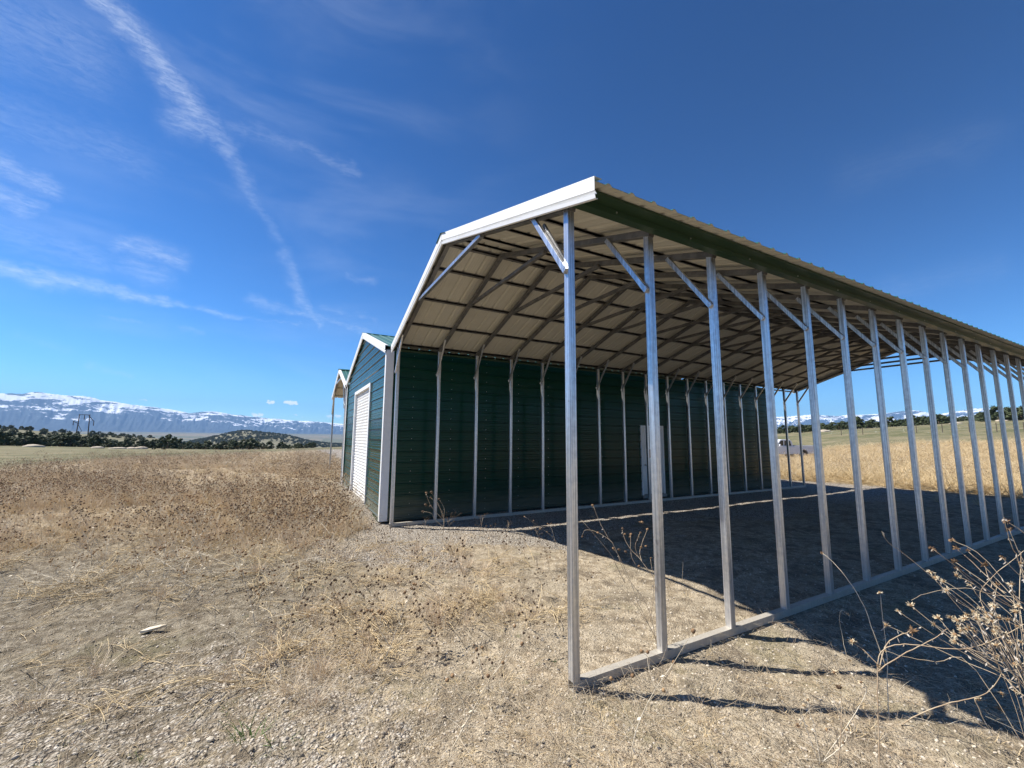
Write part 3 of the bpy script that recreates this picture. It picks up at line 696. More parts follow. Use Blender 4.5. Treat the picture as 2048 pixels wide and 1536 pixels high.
# ------------------------------------------------------------------ vegetation prototypes
def curve(p, d, length, n, bend, droop=0.0):
    pts = [Vector(p)]; d = Vector(d).normalized(); ax = Vector((random.uniform(-1, 1), random.uniform(-1, 1), random.uniform(-.3, .3)))
    for i in range(n):
        d = (d+ax*bend/n+Vector((0, 0, -droop/n))+Vector((random.uniform(-1, 1), random.uniform(-1, 1), random.uniform(-1, 1)))*.08).normalized()
        pts.append(pts[-1]+d*length/n)
    return pts
def sunflower(h, heads, ml, seed, lean=.35):
    random.seed(seed); m = MB()
    base = curve((0, 0, -.02), (random.uniform(-lean, lean), random.uniform(-lean, lean), 1), h, 7, .5)
    m.tube(base, [.0035*(1-.6*i/7) for i in range(8)], 4, 0)
    tips = [base[-1]]
    for k in range(heads):
        i = random.randint(2, 6); p = base[i]; a = random.uniform(0, 6.28)
        br = curve(p, (math.cos(a)*.8, math.sin(a)*.8, .9), h*random.uniform(.25, .55), 4, .6, -.1); m.tube(br, [.002, .0017, .0015, .0012, .001], 3, 0, False); tips.append(br[-1])
        if random.random() < .5:
            b2 = curve(br[2], (random.uniform(-1, 1), random.uniform(-1, 1), .8), h*.18, 3, .5); m.tube(b2, .001, 3, 0, False); tips.append(b2[-1])
    for tp in tips: m.blob(tp, random.uniform(.010, .0145), 0, .2, 1)
    for k in range(5):
        i = random.randint(1, 6); q = base[i]; d = Vector((random.uniform(-1, 1), random.uniform(-1, 1), -.3)).normalized()*.035; s2 = Vector((d.y, -d.x, .004))*.3
        m.add([q, q+d*.5+s2, q+d, q+d*.5-s2], [(0, 1, 2, 3)], 0)
    return m
def tuft(h, n, spread, seed, wv=.0022, upright=.8):
    random.seed(seed); m = MB()
    for k in range(n):
        a = random.uniform(0, 6.28); r_ = spread*random.random()**.7*.4; p = Vector((r_*math.cos(a), r_*math.sin(a), -.01)); a2 = a+random.uniform(-1, 1)
        l = h*random.uniform(.5, 1.1); d = Vector((math.cos(a2)*(1-upright), math.sin(a2)*(1-upright), upright+random.uniform(-.3, .2)))
        c = curve(p, d, l, 3, .9, .5); sd = Vector((math.sin(a2), -math.cos(a2), 0))*wv*random.uniform(.6, 1.3)
        V = []
        for i, q in enumerate(c): V += [q-sd*(1-i*.3), q+sd*(1-i*.3)]
        m.add(V, [(2*i, 2*i+1, 2*i+3, 2*i+2) for i in range(3)], 0)
    return m
def fallen(l, n, seed, r0=.0035, tang=.35):
    random.seed(seed); m = MB(); a0 = random.uniform(0, 6.28)
    for k in range(n):
        a = a0+random.uniform(-tang, tang)*2; p = (random.uniform(-.15, .15), random.uniform(-.15, .15), random.uniform(.01, .05))
        c = curve(p, (math.cos(a), math.sin(a), random.uniform(.0, .45)), l*random.uniform(.5, 1), 6, .55, .35)
        c = [Vector((q.x, q.y, max(q.z, .008))) for q in c]
        m.tube(c, [r0*random.uniform(.7, 1.1)*(1-.55*i/6) for i in range(7)], 4, 0)
        for j in range(2):
            b_ = curve(c[random.randint(2, 5)], (math.cos(a+random.uniform(-1, 1)), math.sin(a+random.uniform(-1, 1)), random.uniform(.1, .8)), l*.25, 3, .5); m.tube(b_, r0*.35, 3, 0, False)
    return m
def place(name, me, px, py=None, sc=1.0, rz=None, **kw):
    """put a thing where the ray through a pixel meets flat ground near the camera, or at x, y"""
    if py is None: x, y = px
    else:
        d = pdir(px, py); t = -CAM[2]/d[2]; x, y = CAM[0]+t*d[0], CAM[1]+t*d[1]
    o = link(name, me, None, (x, y, hgt(x, y)), **kw); o.scale = (sc,)*3; o.rotation_euler[2] = rz if rz is not None else random.uniform(0, 6.28); return o
sun_me = [sunflower(random.uniform(.42, .62), 7, None, 100+i).mesh('dried_sunflower', [STALK, SEED]) for i in range(6)]
sunP_me = [sunflower(.6, 6, None, 120+i, .6).mesh('pale_weed', [PALE, BUR]) for i in range(3)]
tuftR = [tuft(.30, 46, .2, 200+i).mesh('dry_tuft', [REDST]) for i in range(3)]
tuftS = [tuft(.42, 44, .25, 210+i, .003, .65).mesh('straw_tuft', [STRAW]) for i in range(3)]
tuftP = [tuft(.13, 22, .2, 220+i, .0013, .3).mesh('short_litter', [STRAW]) for i in range(3)]
tuftG = [tuft(.07, 18, .06, 230+i, .0016, .6).mesh('grass_tuft', [GRASS]) for i in range(2)]
fal = [fallen(.75, 4, 300+i).mesh('fallen_stalks', [PALE]) for i in range(4)]
falS = [fallen(.55, 7, 320+i, .0045, .9).mesh('fallen_straw', [STRAW]) for i in range(3)]
fine = [fallen(.28, 3, 340+i, .0012, 1.5).mesh('fine_twigs', [STALK]) for i in range(3)]
finep = [fallen(.22, 3, 350+i, .0011, 1.5).mesh('pale_twigs', [PALE]) for i in range(3)]
def pebble(seed):
    random.seed(seed); m = MB(); m.blob((0, 0, .3), 1, 1 if seed % 2 else 0, .16, 0, (1, random.uniform(.65, .95), random.uniform(.45, .65)))
    me = m.mesh('pebble', [STONE]); me.polygons.foreach_set('use_smooth', [False]*len(me.polygons)); return me
peb = [pebble(400+i) for i in range(6)]
random.seed(11)
# the first of each kind stand in the foreground as things of their own; the fields reuse their shapes
protos = {}
def proto(key, lst, spots, name, labels, cat, group, scs=None):
    kd = 'stuff' if key in ('tp', 'fi', 'fp', 'fs') else None
    protos[key] = [place(name, me, *s_, sc=(scs[i] if scs else 1), label=(labels[i] if isinstance(labels, list) else labels), cat=cat, group=None if kd else group, kind=kd) for i, (me, s_) in enumerate(zip(lst, spots))]
proto('sun', sun_me, [(905, 1215), (845, 1240), (930, 1165), (762, 1210), (1000, 1130), (690, 1230)], 'dried_sunflower', 'brown dried sunflower with dark round seed heads on the gravel before the shed', 'dead plant', 'dried sunflowers in front of the shed')
proto('sunp', sunP_me, [(760, 1330), (900, 1500), (1260, 1520)], 'dried_weed',
      ['pale branching dead weed standing on the gravel left of the nearest post', 'pale dead weed at the bottom edge left of the nearest post', 'pale dead weed at the bottom edge right of the nearest post'], 'dead plant', 'pale dead weeds in the foreground')
proto('tr', tuftR, [(690, 1075), (670, 1010), (640, 1200)], 'dry_tuft', ['russet tuft of dry stalks nearest the white shed corner trim', 'russet tuft of dry stalks left of the roll-up door foot', 'russet tuft of dry stalks alone on the gravel below the shed corner'], 'dry grass', 'russet tufts near the shed corner')
proto('ts', tuftS, [(912, 1110), (1880, 1005), (1960, 1010)], 'straw_tuft',
      ['golden tuft of dry grass alone on the gravel in front of the carport', 'golden tuft of dry grass at the edge of the far shade', 'golden tuft of dry grass far right behind the posts'], 'dry grass', 'golden dry grass tufts')
proto('tp', tuftP, [(640, 1300), (980, 1300), (760, 1400)], 'short_litter', 'small flat tuft of straw lying on the foreground gravel', 'dry grass', 'short straw on the foreground gravel')
proto('tg', tuftG, [(500, 1480), (545, 1500)], 'grass_tuft', ['fresh green grass tuft at the bottom left of centre', 'fresh green grass tuft right of the other green one'], 'grass', 'fresh grass tufts', [3.0, 2.0])
proto('fa', fal, [(330, 1105), (60, 1180), (560, 1140), (370, 1130)], 'fallen_stalks',
      ['bleached fallen stalks fanned out on bare ground left of the shed', 'bleached fallen stalks lying at the left picture edge', 'bleached fallen stalks on the bare ground nearest the shed corner', 'bleached fallen stalks just below the largest fan'], 'dead plant', 'bleached fallen stalks')
proto('fs', falS, [(600, 1170), (720, 1290), (830, 1160)], 'fallen_straw', 'tangle of fallen straw on the gravel in front of the shed', 'dead plant', 'tangles of fallen straw')
proto('fi', fine, [(700, 1460), (1100, 1440), (880, 1370)], 'fine_twigs', 'scatter of thin brown twigs on foreground soil', 'twigs', 'thin brown twigs')
proto('fp', finep, [(300, 1420), (1200, 1400), (1000, 1440)], 'pale_twigs', 'scatter of thin bleached twigs on foreground soil', 'twigs', 'thin bleached twigs')
pl = []
for i, s_ in enumerate([(602, 1338), (1080, 1370), (420, 1480), (1265, 1248), (960, 1480), (700, 1360)]):
    o = place('stone', peb[i], *s_, sc=random.uniform(.016, .024), label='small pale stone lying loose on the foreground soil', cat='stone', group='loose pale stones'); pl.append(o)
protos['peb'] = pl

def scatter(name, P, rot, sc, idx, objs, label, cat):
    me = bpy.data.meshes.new(name); me.from_pydata([tuple(p) for p in P], [], [])
    for nm, ty, arr in (('rot', 'FLOAT_VECTOR', rot), ('scl', 'FLOAT_VECTOR', sc)):
        a = me.attributes.new(nm, ty, 'POINT'); a.data.foreach_set('vector', np.asarray(arr, np.float32).ravel())
    a = me.attributes.new('idx', 'INT', 'POINT'); a.data.foreach_set('value', np.asarray(idx, np.int32))
    o = link(name, me, kind='stuff', label=label, cat=cat)
    g = bpy.data.node_groups.new(name, 'GeometryNodeTree')
    g.interface.new_socket('Geometry', in_out='INPUT', socket_type='NodeSocketGeometry'); g.interface.new_socket('Geometry', in_out='OUTPUT', socket_type='NodeSocketGeometry')
    N = g.nodes; Lk = g.links; gi = N.new('NodeGroupInput'); go = N.new('NodeGroupOutput'); ip = N.new('GeometryNodeInstanceOnPoints')
    jn = N.new('GeometryNodeJoinGeometry')
    for ob in reversed(objs):
        oi = N.new('GeometryNodeObjectInfo'); oi.inputs['Object'].default_value = ob; oi.inputs['As Instance'].default_value = True; Lk.new(oi.outputs['Geometry'], jn.inputs[0])
    Lk.new(gi.outputs[0], ip.inputs['Points']); Lk.new(jn.outputs[0], ip.inputs['Instance']); ip.inputs['Pick Instance'].default_value = True
    for nm, ty, sk in (('rot', 'FLOAT_VECTOR', 'Rotation'), ('scl', 'FLOAT_VECTOR', 'Scale'), ('idx', 'INT', 'Instance Index')):
        na_ = N.new('GeometryNodeInputNamedAttribute'); na_.data_type = ty; na_.inputs[0].default_value = nm
        so_ = [s2 for s2 in na_.outputs if s2.enabled and s2.name == 'Attribute'][0]; Lk.new(so_, ip.inputs[sk])
    Lk.new(ip.outputs[0], go.inputs[0])
    md = o.modifiers.new('scatter', 'NODES'); md.node_group = g
    return o
def field(name, keys, n, region, dens, smin, smax, label, cat, tilt=.15, flat_=False):
    objs = [o for k in keys for o in protos[k]]
    x, y = region(n); keep = rng.random(len(x)) < dens(x, y); x = x[keep]; y = y[keep]; m = len(x)
    z = terr(x, y)+micro(x, y)
    rot = np.stack([rng.normal(0, tilt, m), rng.normal(0, tilt, m), rng.random(m)*6.283], -1)
    s = rng.uniform(smin, smax, m); sc = np.stack([s, s, s], -1)
    if flat_: z = z-s*.25
    scatter(name, np.stack([x, y, z], -1), rot, sc, rng.integers(0, len(objs), m), objs, label, cat); return m
def polarreg(a0, a1, r0, r1, pw=1.0):
    def f(n):
        a = np.radians(rng.uniform(a0, a1, n)); u = rng.random(n); r = r0*(r1/r0)**(u**pw) if pw else np.sqrt(r0*r0+(r1*r1-r0*r0)*u)
        return CAM[0]+r*np.cos(a), CAM[1]+r*np.sin(a)
    return f
def dweed(left=True):
    def f(x, y):
        g, wd, gr = masks(x, y); a = np.degrees(np.arctan2(y-CAM[1], x-CAM[0])); r = np.hypot(x-CAM[0], y-CAM[1])
        n = fbm(x/2.2, y/2.2, 3, 61)
        return np.where((a > 60) == left, wd*(.15+1.0*sstep(.35, .62, n))*(.45+.55*sstep(7, 11, r+2*(n-.5))), 0)
    return f
field('field_of_dead_sunflowers', ['sun', 'sunp'], 7000, polarreg(70, 116, 4.8, 48, .8), dweed(True), .65, 1.15, 'dense brown field of dead sunflowers with dark seed heads left of the shed', 'dead plants', .25)
field('russet_grass', ['tr'], 11000, polarreg(70, 116, 4.8, 48, .8), dweed(True), .6, 1.4, 'russet dry undergrowth among the dead sunflowers on the left', 'dry grass', .2)
field('straw_grass', ['ts', 'ts', 'tr', 'fs'], 21000, polarreg(70, 116, 4.8, 46, .8), dweed(True), .4, .8, 'straw coloured blades among the dead sunflowers on the left', 'dry grass', .35)
field('bleached_stalk_litter', ['fa', 'sunp'], 2600, polarreg(72, 116, 6, 40, .8), dweed(True), .6, 1.2, 'bleached broken stalks strewn through the field on the left', 'dead plants', .1)
def dedge(x, y):
    a = np.degrees(np.arctan2(y-CAM[1], x-CAM[0])); r = np.hypot(x-CAM[0], y-CAM[1]); n = fbm(x/1.1, y/1.1, 3, 69)
    return (.15+.85*sstep(5.5, 7.0, r))*sstep(12, 10, r)*sstep(-.7, -1.3, x)*(.2+.8*sstep(.45, .6, n))
field('flattened_stalks', ['fa', 'fs', 'fp', 'fi', 'sunp'], 1500, polarreg(82, 116, 4.5, 12, 1), dedge, .5, 1.1, 'flattened dead stalks lying along the front edge of the left field', 'dead plants', .06)
def dright(x, y): return masks(x, y)[1]*np.where(x > 17.2, 1, 0)*(.55+.6*sstep(.35, .6, fbm(x/3, y/3, 3, 66)))
field('golden_weed_field', ['ts', 'fs'], 22000, polarreg(3, 42, 18, 66, .9), dright, .8, 1.9, 'golden dry weed field beyond the far end of the carport', 'dry grass', .2)
field('bleached_weed_stems', ['fa', 'sunp'], 3500, polarreg(3, 42, 18, 60, .9), dright, .7, 1.4, 'bleached tangled stems in the field beyond the carport', 'dead plants', .45)
def dlit(x, y):
    g, wd, gr = masks(x, y); n = fbm(x/.8, y/.8, 4, 63)
    ins = (x > .1) & (y > .05) & (x < 15.2)
    return np.where(ins, .05, 1)*(1-.6*sstep(-1.2, -2.4, x))*(.22+.78*sstep(.42, .62, n))*(1-.35*g)*(1-wd)
FR = polarreg(5, 128, 1.6, 13, 1.0)
field('straw_litter', ['tp', 'fi', 'fp'], 15000, FR, dlit, .6, 1.3, 'fine straw and twig litter strewn over the foreground soil', 'litter', .1)
def dmid(x, y):
    return (.12*sstep(-5, -4, x)+.88*sstep(-2.3, -1.2, x))*sstep(1.6, .6, x)*sstep(.3, 1.4, y)*sstep(6, 4.5, y)*(1-masks(x, y)[1])*sstep(.35, .55, fbm(x/.9, y/.9, 3, 65))
field('thin_weed_litter', ['fs', 'fi', 'fp', 'tp', 'fi', 'tr'], 3400, polarreg(50, 112, 2.5, 9, 1), dmid, .5, 1.0, 'thin tangled dead weeds over the gravel before the carport', 'dead plants', .12)
field('green_sprouts', ['tg'], 420, polarreg(50, 118, 1.8, 9, 1), lambda x, y: np.where((x < .2) | (y < -.2), 1, 0)*sstep(.45, .65, fbm(x/.7, y/.7, 3, 67)), .35, .9, 'small green sprouts dotted over the foreground gravel', 'grass')
def dpeb(x, y):
    g, wd, gr = masks(x, y); return (.35+.65*g)*(1-.8*wd)
field('gravel_stones', ['peb'], 90000, polarreg(5, 128, 1.6, 16, 1.0), dpeb, .003, .013, 'grey and tan gravel stones covering the ground', 'gravel', .4, True)
field('larger_stones', ['peb'], 2600, polarreg(5, 128, 1.7, 9, 1.0), lambda x, y: .3+.7*masks(x, y)[0], .009, .020, 'larger pale stones among the gravel', 'gravel', .4, True)
# loose individual dead sunflowers in front of the shed
def inst(src, x, y, s_=1.0, **kw):
    o = src.copy(); COL.objects.link(o); o.location = (x, y, hgt(x, y)); o.rotation_euler = (random.uniform(-.15, .15), random.uniform(-.15, .15), random.uniform(0, 6.28)); o.scale = (s_,)*3
    for k, v in kw.items(): o[k] = v
    return o
for px, py in [(655, 1120), (700, 1150), (735, 1175), (790, 1190), (820, 1130), (870, 1180), (880, 1300), (960, 1240), (1020, 1290), (1010, 1190), (930, 1290), (810, 1290), (735, 1245), (675, 1300), (850, 1060), (960, 1075),
               (1045, 1150), (620, 1250), (590, 1190), (780, 1120), (1085, 1100), (890, 1250), (845, 1160), (700, 1210), (560, 1290), (1090, 1190), (1060, 1330), (980, 1420), (640, 1160), (1010, 1080), (920, 1040), (760, 1080), (1060, 1250), (745, 1310), (660, 1240), (850, 1340), (615, 1100), (540, 1210), (1100, 1140), (900, 1090), (825, 1080), (480, 1260)]:
    d = pdir(px, py); t = -CAM[2]/d[2]; inst(random.choice(protos['sun']), CAM[0]+t*d[0], CAM[1]+t*d[1], random.uniform(.55, .95))

# seed heads for the near plants
def head_mesh(seed, r_, mats, pet=26, ball=.42):
    random.seed(seed); m = MB(); m.blob((0, 0, 0), r_*ball, 1, .12, 0, (1, 1, .7))
    for k in range(pet):
        a = random.uniform(0, 6.28); e = random.uniform(-.5, 1.1); d = Vector((math.cos(a)*math.cos(e), math.sin(a)*math.cos(e), math.sin(e)))
        s2 = d.orthogonal().normalized()*r_*.10; q = d*r_*.3; tip = d*r_*random.uniform(.75, 1.1)+Vector((0, 0, random.uniform(-.2, .1)*r_))
        m.add([q-s2, q+s2, q*.3+tip*.7+s2*.8, tip], [(0, 1, 2, 3)], 1)
    return m.mesh('seed_head', mats)
HB = [head_mesh(500+i, 1, [SEED, BUR]) for i in range(4)]; HF = [head_mesh(520+i, 1, [BUR, FLUFF]) for i in range(4)]; HM = [head_mesh(540+i, 1, [BUR if i else SEED, BUR], 10, .75) for i in range(3)]
def ground_at(px, py):
    d = pdir(px, py); t = -CAM[2]/d[2]; return CAM+t*d
def plant(label, group, root, depth_root, stems, heads, zoomf, rad=.0028, matl=None, jit=.05, hr=.02, leaves=14):
    """stems/heads given where they are seen; each stem lies near an upright plane through the root, with real thickness"""
    g = ground_at(*root) if depth_root is None else CAM+pdir(*root)*depth_root
    gx, gy = g[0], g[1]; o = empty('dried_sunflower', (gx, gy, hgt(gx, gy)), label=label, cat='dead plant', group=group)
    base = Vector(o.location); nrm = Vector((CAM[0]-gx, CAM[1]-gy, 0)).normalized()
    def P3(p, dj):
        px, py = zoomf(p); d = Vector(pdir(px, py)); c = Vector(CAM); t = ((base+nrm*dj-c).dot(nrm))/d.dot(nrm); return c+d*t-base
    m = MB()
    for st in stems:
        j0 = random.uniform(-jit, jit); j1 = random.uniform(-jit, jit)*2; n = len(st)
        ctrl = [P3(p, j0+(j1-j0)*i/(n-1)) for i, p in enumerate(st)]
        pts = []
        for i in range(n-1):   # catmull-rom
            p0, p1, p2, p3 = ctrl[max(i-1, 0)], ctrl[i], ctrl[i+1], ctrl[min(i+2, n-1)]
            for q in range(4):
                t = q/4; pts.append(.5*((2*p1)+(p2-p0)*t+(2*p0-5*p1+4*p2-p3)*t*t+(3*p1-p0-3*p2+p3)*t**3))
        pts.append(ctrl[-1]); N_ = len(pts); jr = .0020
        pts = [p+Vector((random.uniform(-jr, jr), random.uniform(-jr, jr), random.uniform(-jr, jr))) for p in pts]
        m.tube(pts, [rad*(1-.55*i/N_) for i in range(N_)], 5)
        for q in range(leaves//2):
            if random.random() < .6:
                i = random.randint(N_//3, N_-1); a = pts[i]; s2 = Vector((random.uniform(-1, 1), random.uniform(-1, 1), -.8)).normalized()*random.uniform(.012, .03); w3 = s2.orthogonal().normalized()*.004
                m.add([a, a+s2*.5+w3, a+s2, a+s2*.5-w3], [(0, 1, 2, 3)], 1)
    link('stem', m.mesh('stem', [matl or PALE, LEAFD]), o)
    for (p, kind, rr_) in heads:
        me = random.choice({'b': HB, 'f': HF, 'm': HM}[kind]); h = link('seed_head', me, o, P3(p, random.uniform(-jit, jit)))
        h.scale = (hr*rr_,)*3; h.rotation_euler = (random.uniform(-.7, .7), random.uniform(-.7, .7), random.uniform(0, 6.28))
    return o
random.seed(21)
Z6 = lambda p: (1548+p[0]*.323, 1040+p[1]*.323)
GRP = 'dried sunflowers at the right foreground'
def Hd(l, k='b', s_=1): return [(p, random.choice(k), s_*random.uniform(.8, 1.15)) for p in l]
plant('tall dried sunflower arching to the right across the shaded ground', GRP, (1758, 1560), None,
      [[(650, 1610), (650, 1300), (640, 1000), (650, 850), (700, 790), (810, 768), (1000, 790), (1200, 795), (1380, 735), (1560, 640)], [(645, 930), (700, 770), (780, 715), (850, 688)], [(648, 900), (560, 810), (485, 755)], [(640, 940), (720, 880), (860, 800), (980, 740), (1080, 670)]],
      Hd([(855, 685)], 'b', 1.25)+Hd([(485, 752)], 'f')+Hd([(645, 905)], 'f', .7), Z6, .0032, STALK, .05, .024)
plant('upright dried sunflower with a single flat-topped head against the shade', GRP, Z6((715, 1240)), None,
      [[(715, 1240), (705, 1100), (700, 850), (675, 620), (657, 460)], [(690, 900), (600, 650), (540, 500), (440, 345), (345, 240), (300, 207)], [(700, 1190), (820, 1270), (980, 1380), (1100, 1500)]],
      Hd([(655, 450)], 'f', 1.1)+Hd([(298, 205)], 'b', .7)+Hd([(690, 810)], 'f', .5), Z6, .0032)
plant('short dried sunflower with a drooping head before the shade edge', GRP, Z6((470, 900)), None,
      [[(470, 900), (440, 800), (415, 680), (405, 620), (415, 560), (455, 578)]], Hd([(458, 583)], 'f', .7)+Hd([(468, 868)], 'b', .7), Z6, .002)
plant('dried sunflower with a large rusty head in the lower right foreground', GRP, (1668, 1570), None,
      [[(370, 1640), (395, 1500), (415, 1300), (420, 1150), (410, 1060)], [(400, 1400), (380, 1300), (330, 1290)]], Hd([(400, 1035)], 'b', 1.35)+Hd([(375, 945), (330, 1300)], 'f', 1.1), Z6, .0032, STALK)
plant('low dried sunflower with two ragged heads at the bottom right', GRP, (1640, 1540), None,
      [[(285, 1520), (260, 1320), (225, 1200), (210, 1120)], [(285, 1520), (170, 1200), (185, 1160)], [(300, 1500), (430, 1390), (450, 1310)], [(300, 1500), (560, 1100), (540, 1010)]], Hd([(210, 1115), (185, 1150), (450, 1300), (430, 1380), (340, 1525), (150, 1275), (540, 1005)], 'bf', .95), Z6, .0024)
plant('dried sunflower lying low with a hooked stem at the lower right', GRP, Z6((760, 1285)), None,
      [[(760, 1285), (900, 1200), (1100, 1130), (1240, 1100), (1340, 1050), (1410, 950)], [(1410, 950), (1480, 1030), (1560, 1100)], [(1240, 1100), (1300, 1240), (1350, 1320)]], Hd([(1268, 1112)], 'f', 1.2)+Hd([(1410, 1075), (1495, 1062)], 'f', 1), Z6, .0036, STALK)
hs1 = [(970, 325), (997, 357), (1070, 435), (1130, 343), (1052, 380), (770, 565), (848, 528), (1015, 605), (990, 645), (695, 650)]
hs2 = [(1280, 545), (1365, 540), (1315, 575), (1235, 568), (1195, 590), (1182, 612), (1255, 612), (1300, 630), (1350, 627), (1395, 605), (1450, 615), (1495, 570), (1145, 660), (1210, 665), (1120, 710), (1380, 775), (1385, 845), (1525, 895), (1530, 755), (1505, 655)]
random.seed(77); hs2 += [(x_+random.uniform(-90, 110), y_+random.uniform(-70, 90)) for x_, y_ in hs2]
hs3 = [(1130, 175), (1118, 255), (1130, 300), (980, 178), (1200, 190), (1415, 235), (1470, 400), (1385, 400), (1525, 265), (1215, 400), (1100, 125), (1440, 10), (1460, 60), (1300, 275)]
def to_root(h, root, k=.35):
    hx, hy = h; rx, ry = root; c1 = (hx+(rx-hx)*.22+random.uniform(-60, 60), hy+(ry-hy)*.08+random.uniform(-50, 40)); c2 = (hx+(rx-hx)*.58+random.uniform(-60, 60), hy+(ry-hy)*.33+random.uniform(-90, 60)); c3 = (rx-40, ry-160)
    return [root, c3, c2, c1, h]
def bush(hs, root, nb):
    seeds = random.sample(hs, nb); mains = {sd: to_root(sd, root) for sd in seeds}; out = list(mains.values())
    for h in hs:
        if h in mains: continue
        sd = min(seeds, key=lambda q: (q[0]-h[0])**2+(q[1]-h[1])**2); mn = mains[sd]; f = random.uniform(.25, .85)
        a = (mn[2][0]*(1-f)+mn[3][0]*f, mn[2][1]*(1-f)+mn[3][1]*f)
        mid = ((a[0]+h[0])/2+random.uniform(-25, 25), (a[1]+h[1])/2+random.uniform(-10, 40)); out.append([a, mid, h])
    return out
plant('spreading dried sunflower with bleached heads hanging over the shade', GRP, Z6((1950, 2100)), None, bush(hs1, (1950, 2100), 4)+[[(1950, 2100), (1560, 850), (1200, 600), (1000, 370), (800, 205), (700, 130), (668, 70)], [(1950, 2100), (1648, 660), (1300, 450), (1100, 425), (940, 455), (850, 500)], [(1950, 2100), (1250, 930), (1000, 880), (800, 845), (700, 810)]],
      Hd(hs1, 'ffb', .9), Z6, .0016, STALK, .12, .023, 8)
plant('bushy dried sunflower crowded with bleached heads at the right edge', GRP, Z6((1800, 2200)), None, bush(hs2, (1800, 2200), 7), Hd(hs2, 'fff', .9), Z6, .0013, STALK, .14, .021, 8)
plant('tall brown dried sunflower rising at the right picture edge', GRP, Z6((2000, 2000)), None, bush(hs3, (2000, 2000), 5)+[[(2000, 2000), (1560, 400), (1480, 180), (1440, 60), (1425, -20)], [(2000, 2000), (1500, 900), (1280, 500), (1350, 360), (1548, 190)], [(1800, 1950), (1540, 700), (1530, 200)]], Hd(hs3, 'bbf', .8), Z6, .0022, STALK, .12, .024)
plant('dried sunflower with rusty heads at the lower right corner', GRP, Z6((1560, 1330)), None, [[(1560, 1330), (1480, 1260), (1400, 1175)], [(1560, 1330), (1545, 1250), (1530, 1180)]], Hd([(1400, 1170)], 'b', 1.4)+Hd([(1530, 1180)], 'f', 1.2), Z6, .0026)
Z5 = lambda p: (1040+p[0]*.2995, 980+p[1]*.2995)
plant('branching dried sunflower leaning left from the foot of the second post', 'dried sunflowers in front of the carport', Z5((985, 1135)), None,
      [[(985, 1135), (930, 1050), (860, 900), (700, 680), (560, 560), (400, 490)], [(900, 980), (800, 780), (740, 620), (660, 440), (625, 395)], [(905, 1000), (860, 800), (760, 640), (700, 560), (640, 400), (600, 335), (520, 285), (440, 265), (415, 305)],
       [(600, 335), (540, 230), (490, 110)], [(910, 1010), (700, 970), (540, 900)], [(890, 580), (800, 460), (720, 370), (680, 265)], [(800, 460), (770, 380), (800, 290)], [(815, 480), (800, 400), (850, 265)], [(770, 500), (740, 420), (740, 300)], [(870, 880), (890, 700), (890, 580), (870, 460)], [(700, 620), (640, 500), (600, 420), (410, 200)]],
      Hd([(415, 312), (485, 103), (520, 285), (685, 258), (740, 295), (700, 295), (800, 215), (815, 215), (805, 285), (850, 262), (623, 390), (660, 398), (705, 412), (875, 455), (795, 508), (840, 375), (808, 382), (735, 312)], 'm', .85), Z5, .0028, STALK, .08, .018)
plant('slender dried sunflower beside the third post', 'dried sunflowers in front of the carport', Z5((1085, 620)), None, [[(1085, 620), (1085, 560), (1090, 480)]], Hd([(1090, 475)], 'b', .8), Z5, .002, STALK, .02, .014)
plant('dried sunflower with dark heads left of the nearest post', 'dried sunflowers in front of the carport', Z5((380, 760)), None,
      [[(400, 900), (330, 500), (230, 330), (120, 240), (30, 180)], [(330, 480), (250, 380), (210, 260), (185, 225)], [(330, 520), (200, 430), (130, 330)], [(400, 880), (470, 640), (490, 560)]],
      Hd([(30, 178), (90, 205), (75, 265), (135, 260), (185, 225), (207, 225), (180, 280), (120, 345), (200, 450), (260, 578), (245, 605), (305, 605), (130, 320), (490, 553), (450, 600), (478, 583), (525, 468), (540, 740), (530, 960), (428, 988)], 'm', .85), Z5, .002, STALK, .1, .016)
Z1 = lambda p: (640+p[0]*.2994, 640+p[1]*.2994)
plant('tall dried sunflower with a crown of small heads before the first rear post', 'dried sunflowers in front of the carport', (874, 1138), None,
      [[(785, 1665), (800, 1560), (820, 1450), (825, 1340), (830, 1260), (800, 1205)], [(822, 1400), (828, 1330), (800, 1250), (745, 1190)], [(820, 1380), (770, 1335), (740, 1290), (690, 1280)], [(826, 1330), (790, 1230), (745, 1155)], [(826, 1340), (740, 1240), (710, 1160)]],
      Hd([(710, 1155), (745, 1150), (740, 1188), (793, 1197), (705, 1235), (738, 1243), (685, 1280)], 'm', 1.35), Z1, .0036, STALK, .05, .02)
# pale flat chip of wood
m = MB(); random.seed(5)
out = [(-.09, -.01), (-.04, -.03), (.03, -.028), (.10, -.005), (.06, .02), (-.02, .03)]; n = len(out)
m.add([(x_, y_, .012+random.uniform(0, .006)) for x_, y_ in out]+[(x_, y_, .0) for x_, y_ in out], [tuple(range(n))]+[(i, n+i, n+(i+1) % n, (i+1) % n) for i in range(n)])
o = place('wood_chip', m.mesh('wood_chip', [PALE]), 305, 1264, rz=.3, label='flat pale chip of wood lying on the gravel at the left', cat='wood'); o.location.z += .012
random.seed(31)

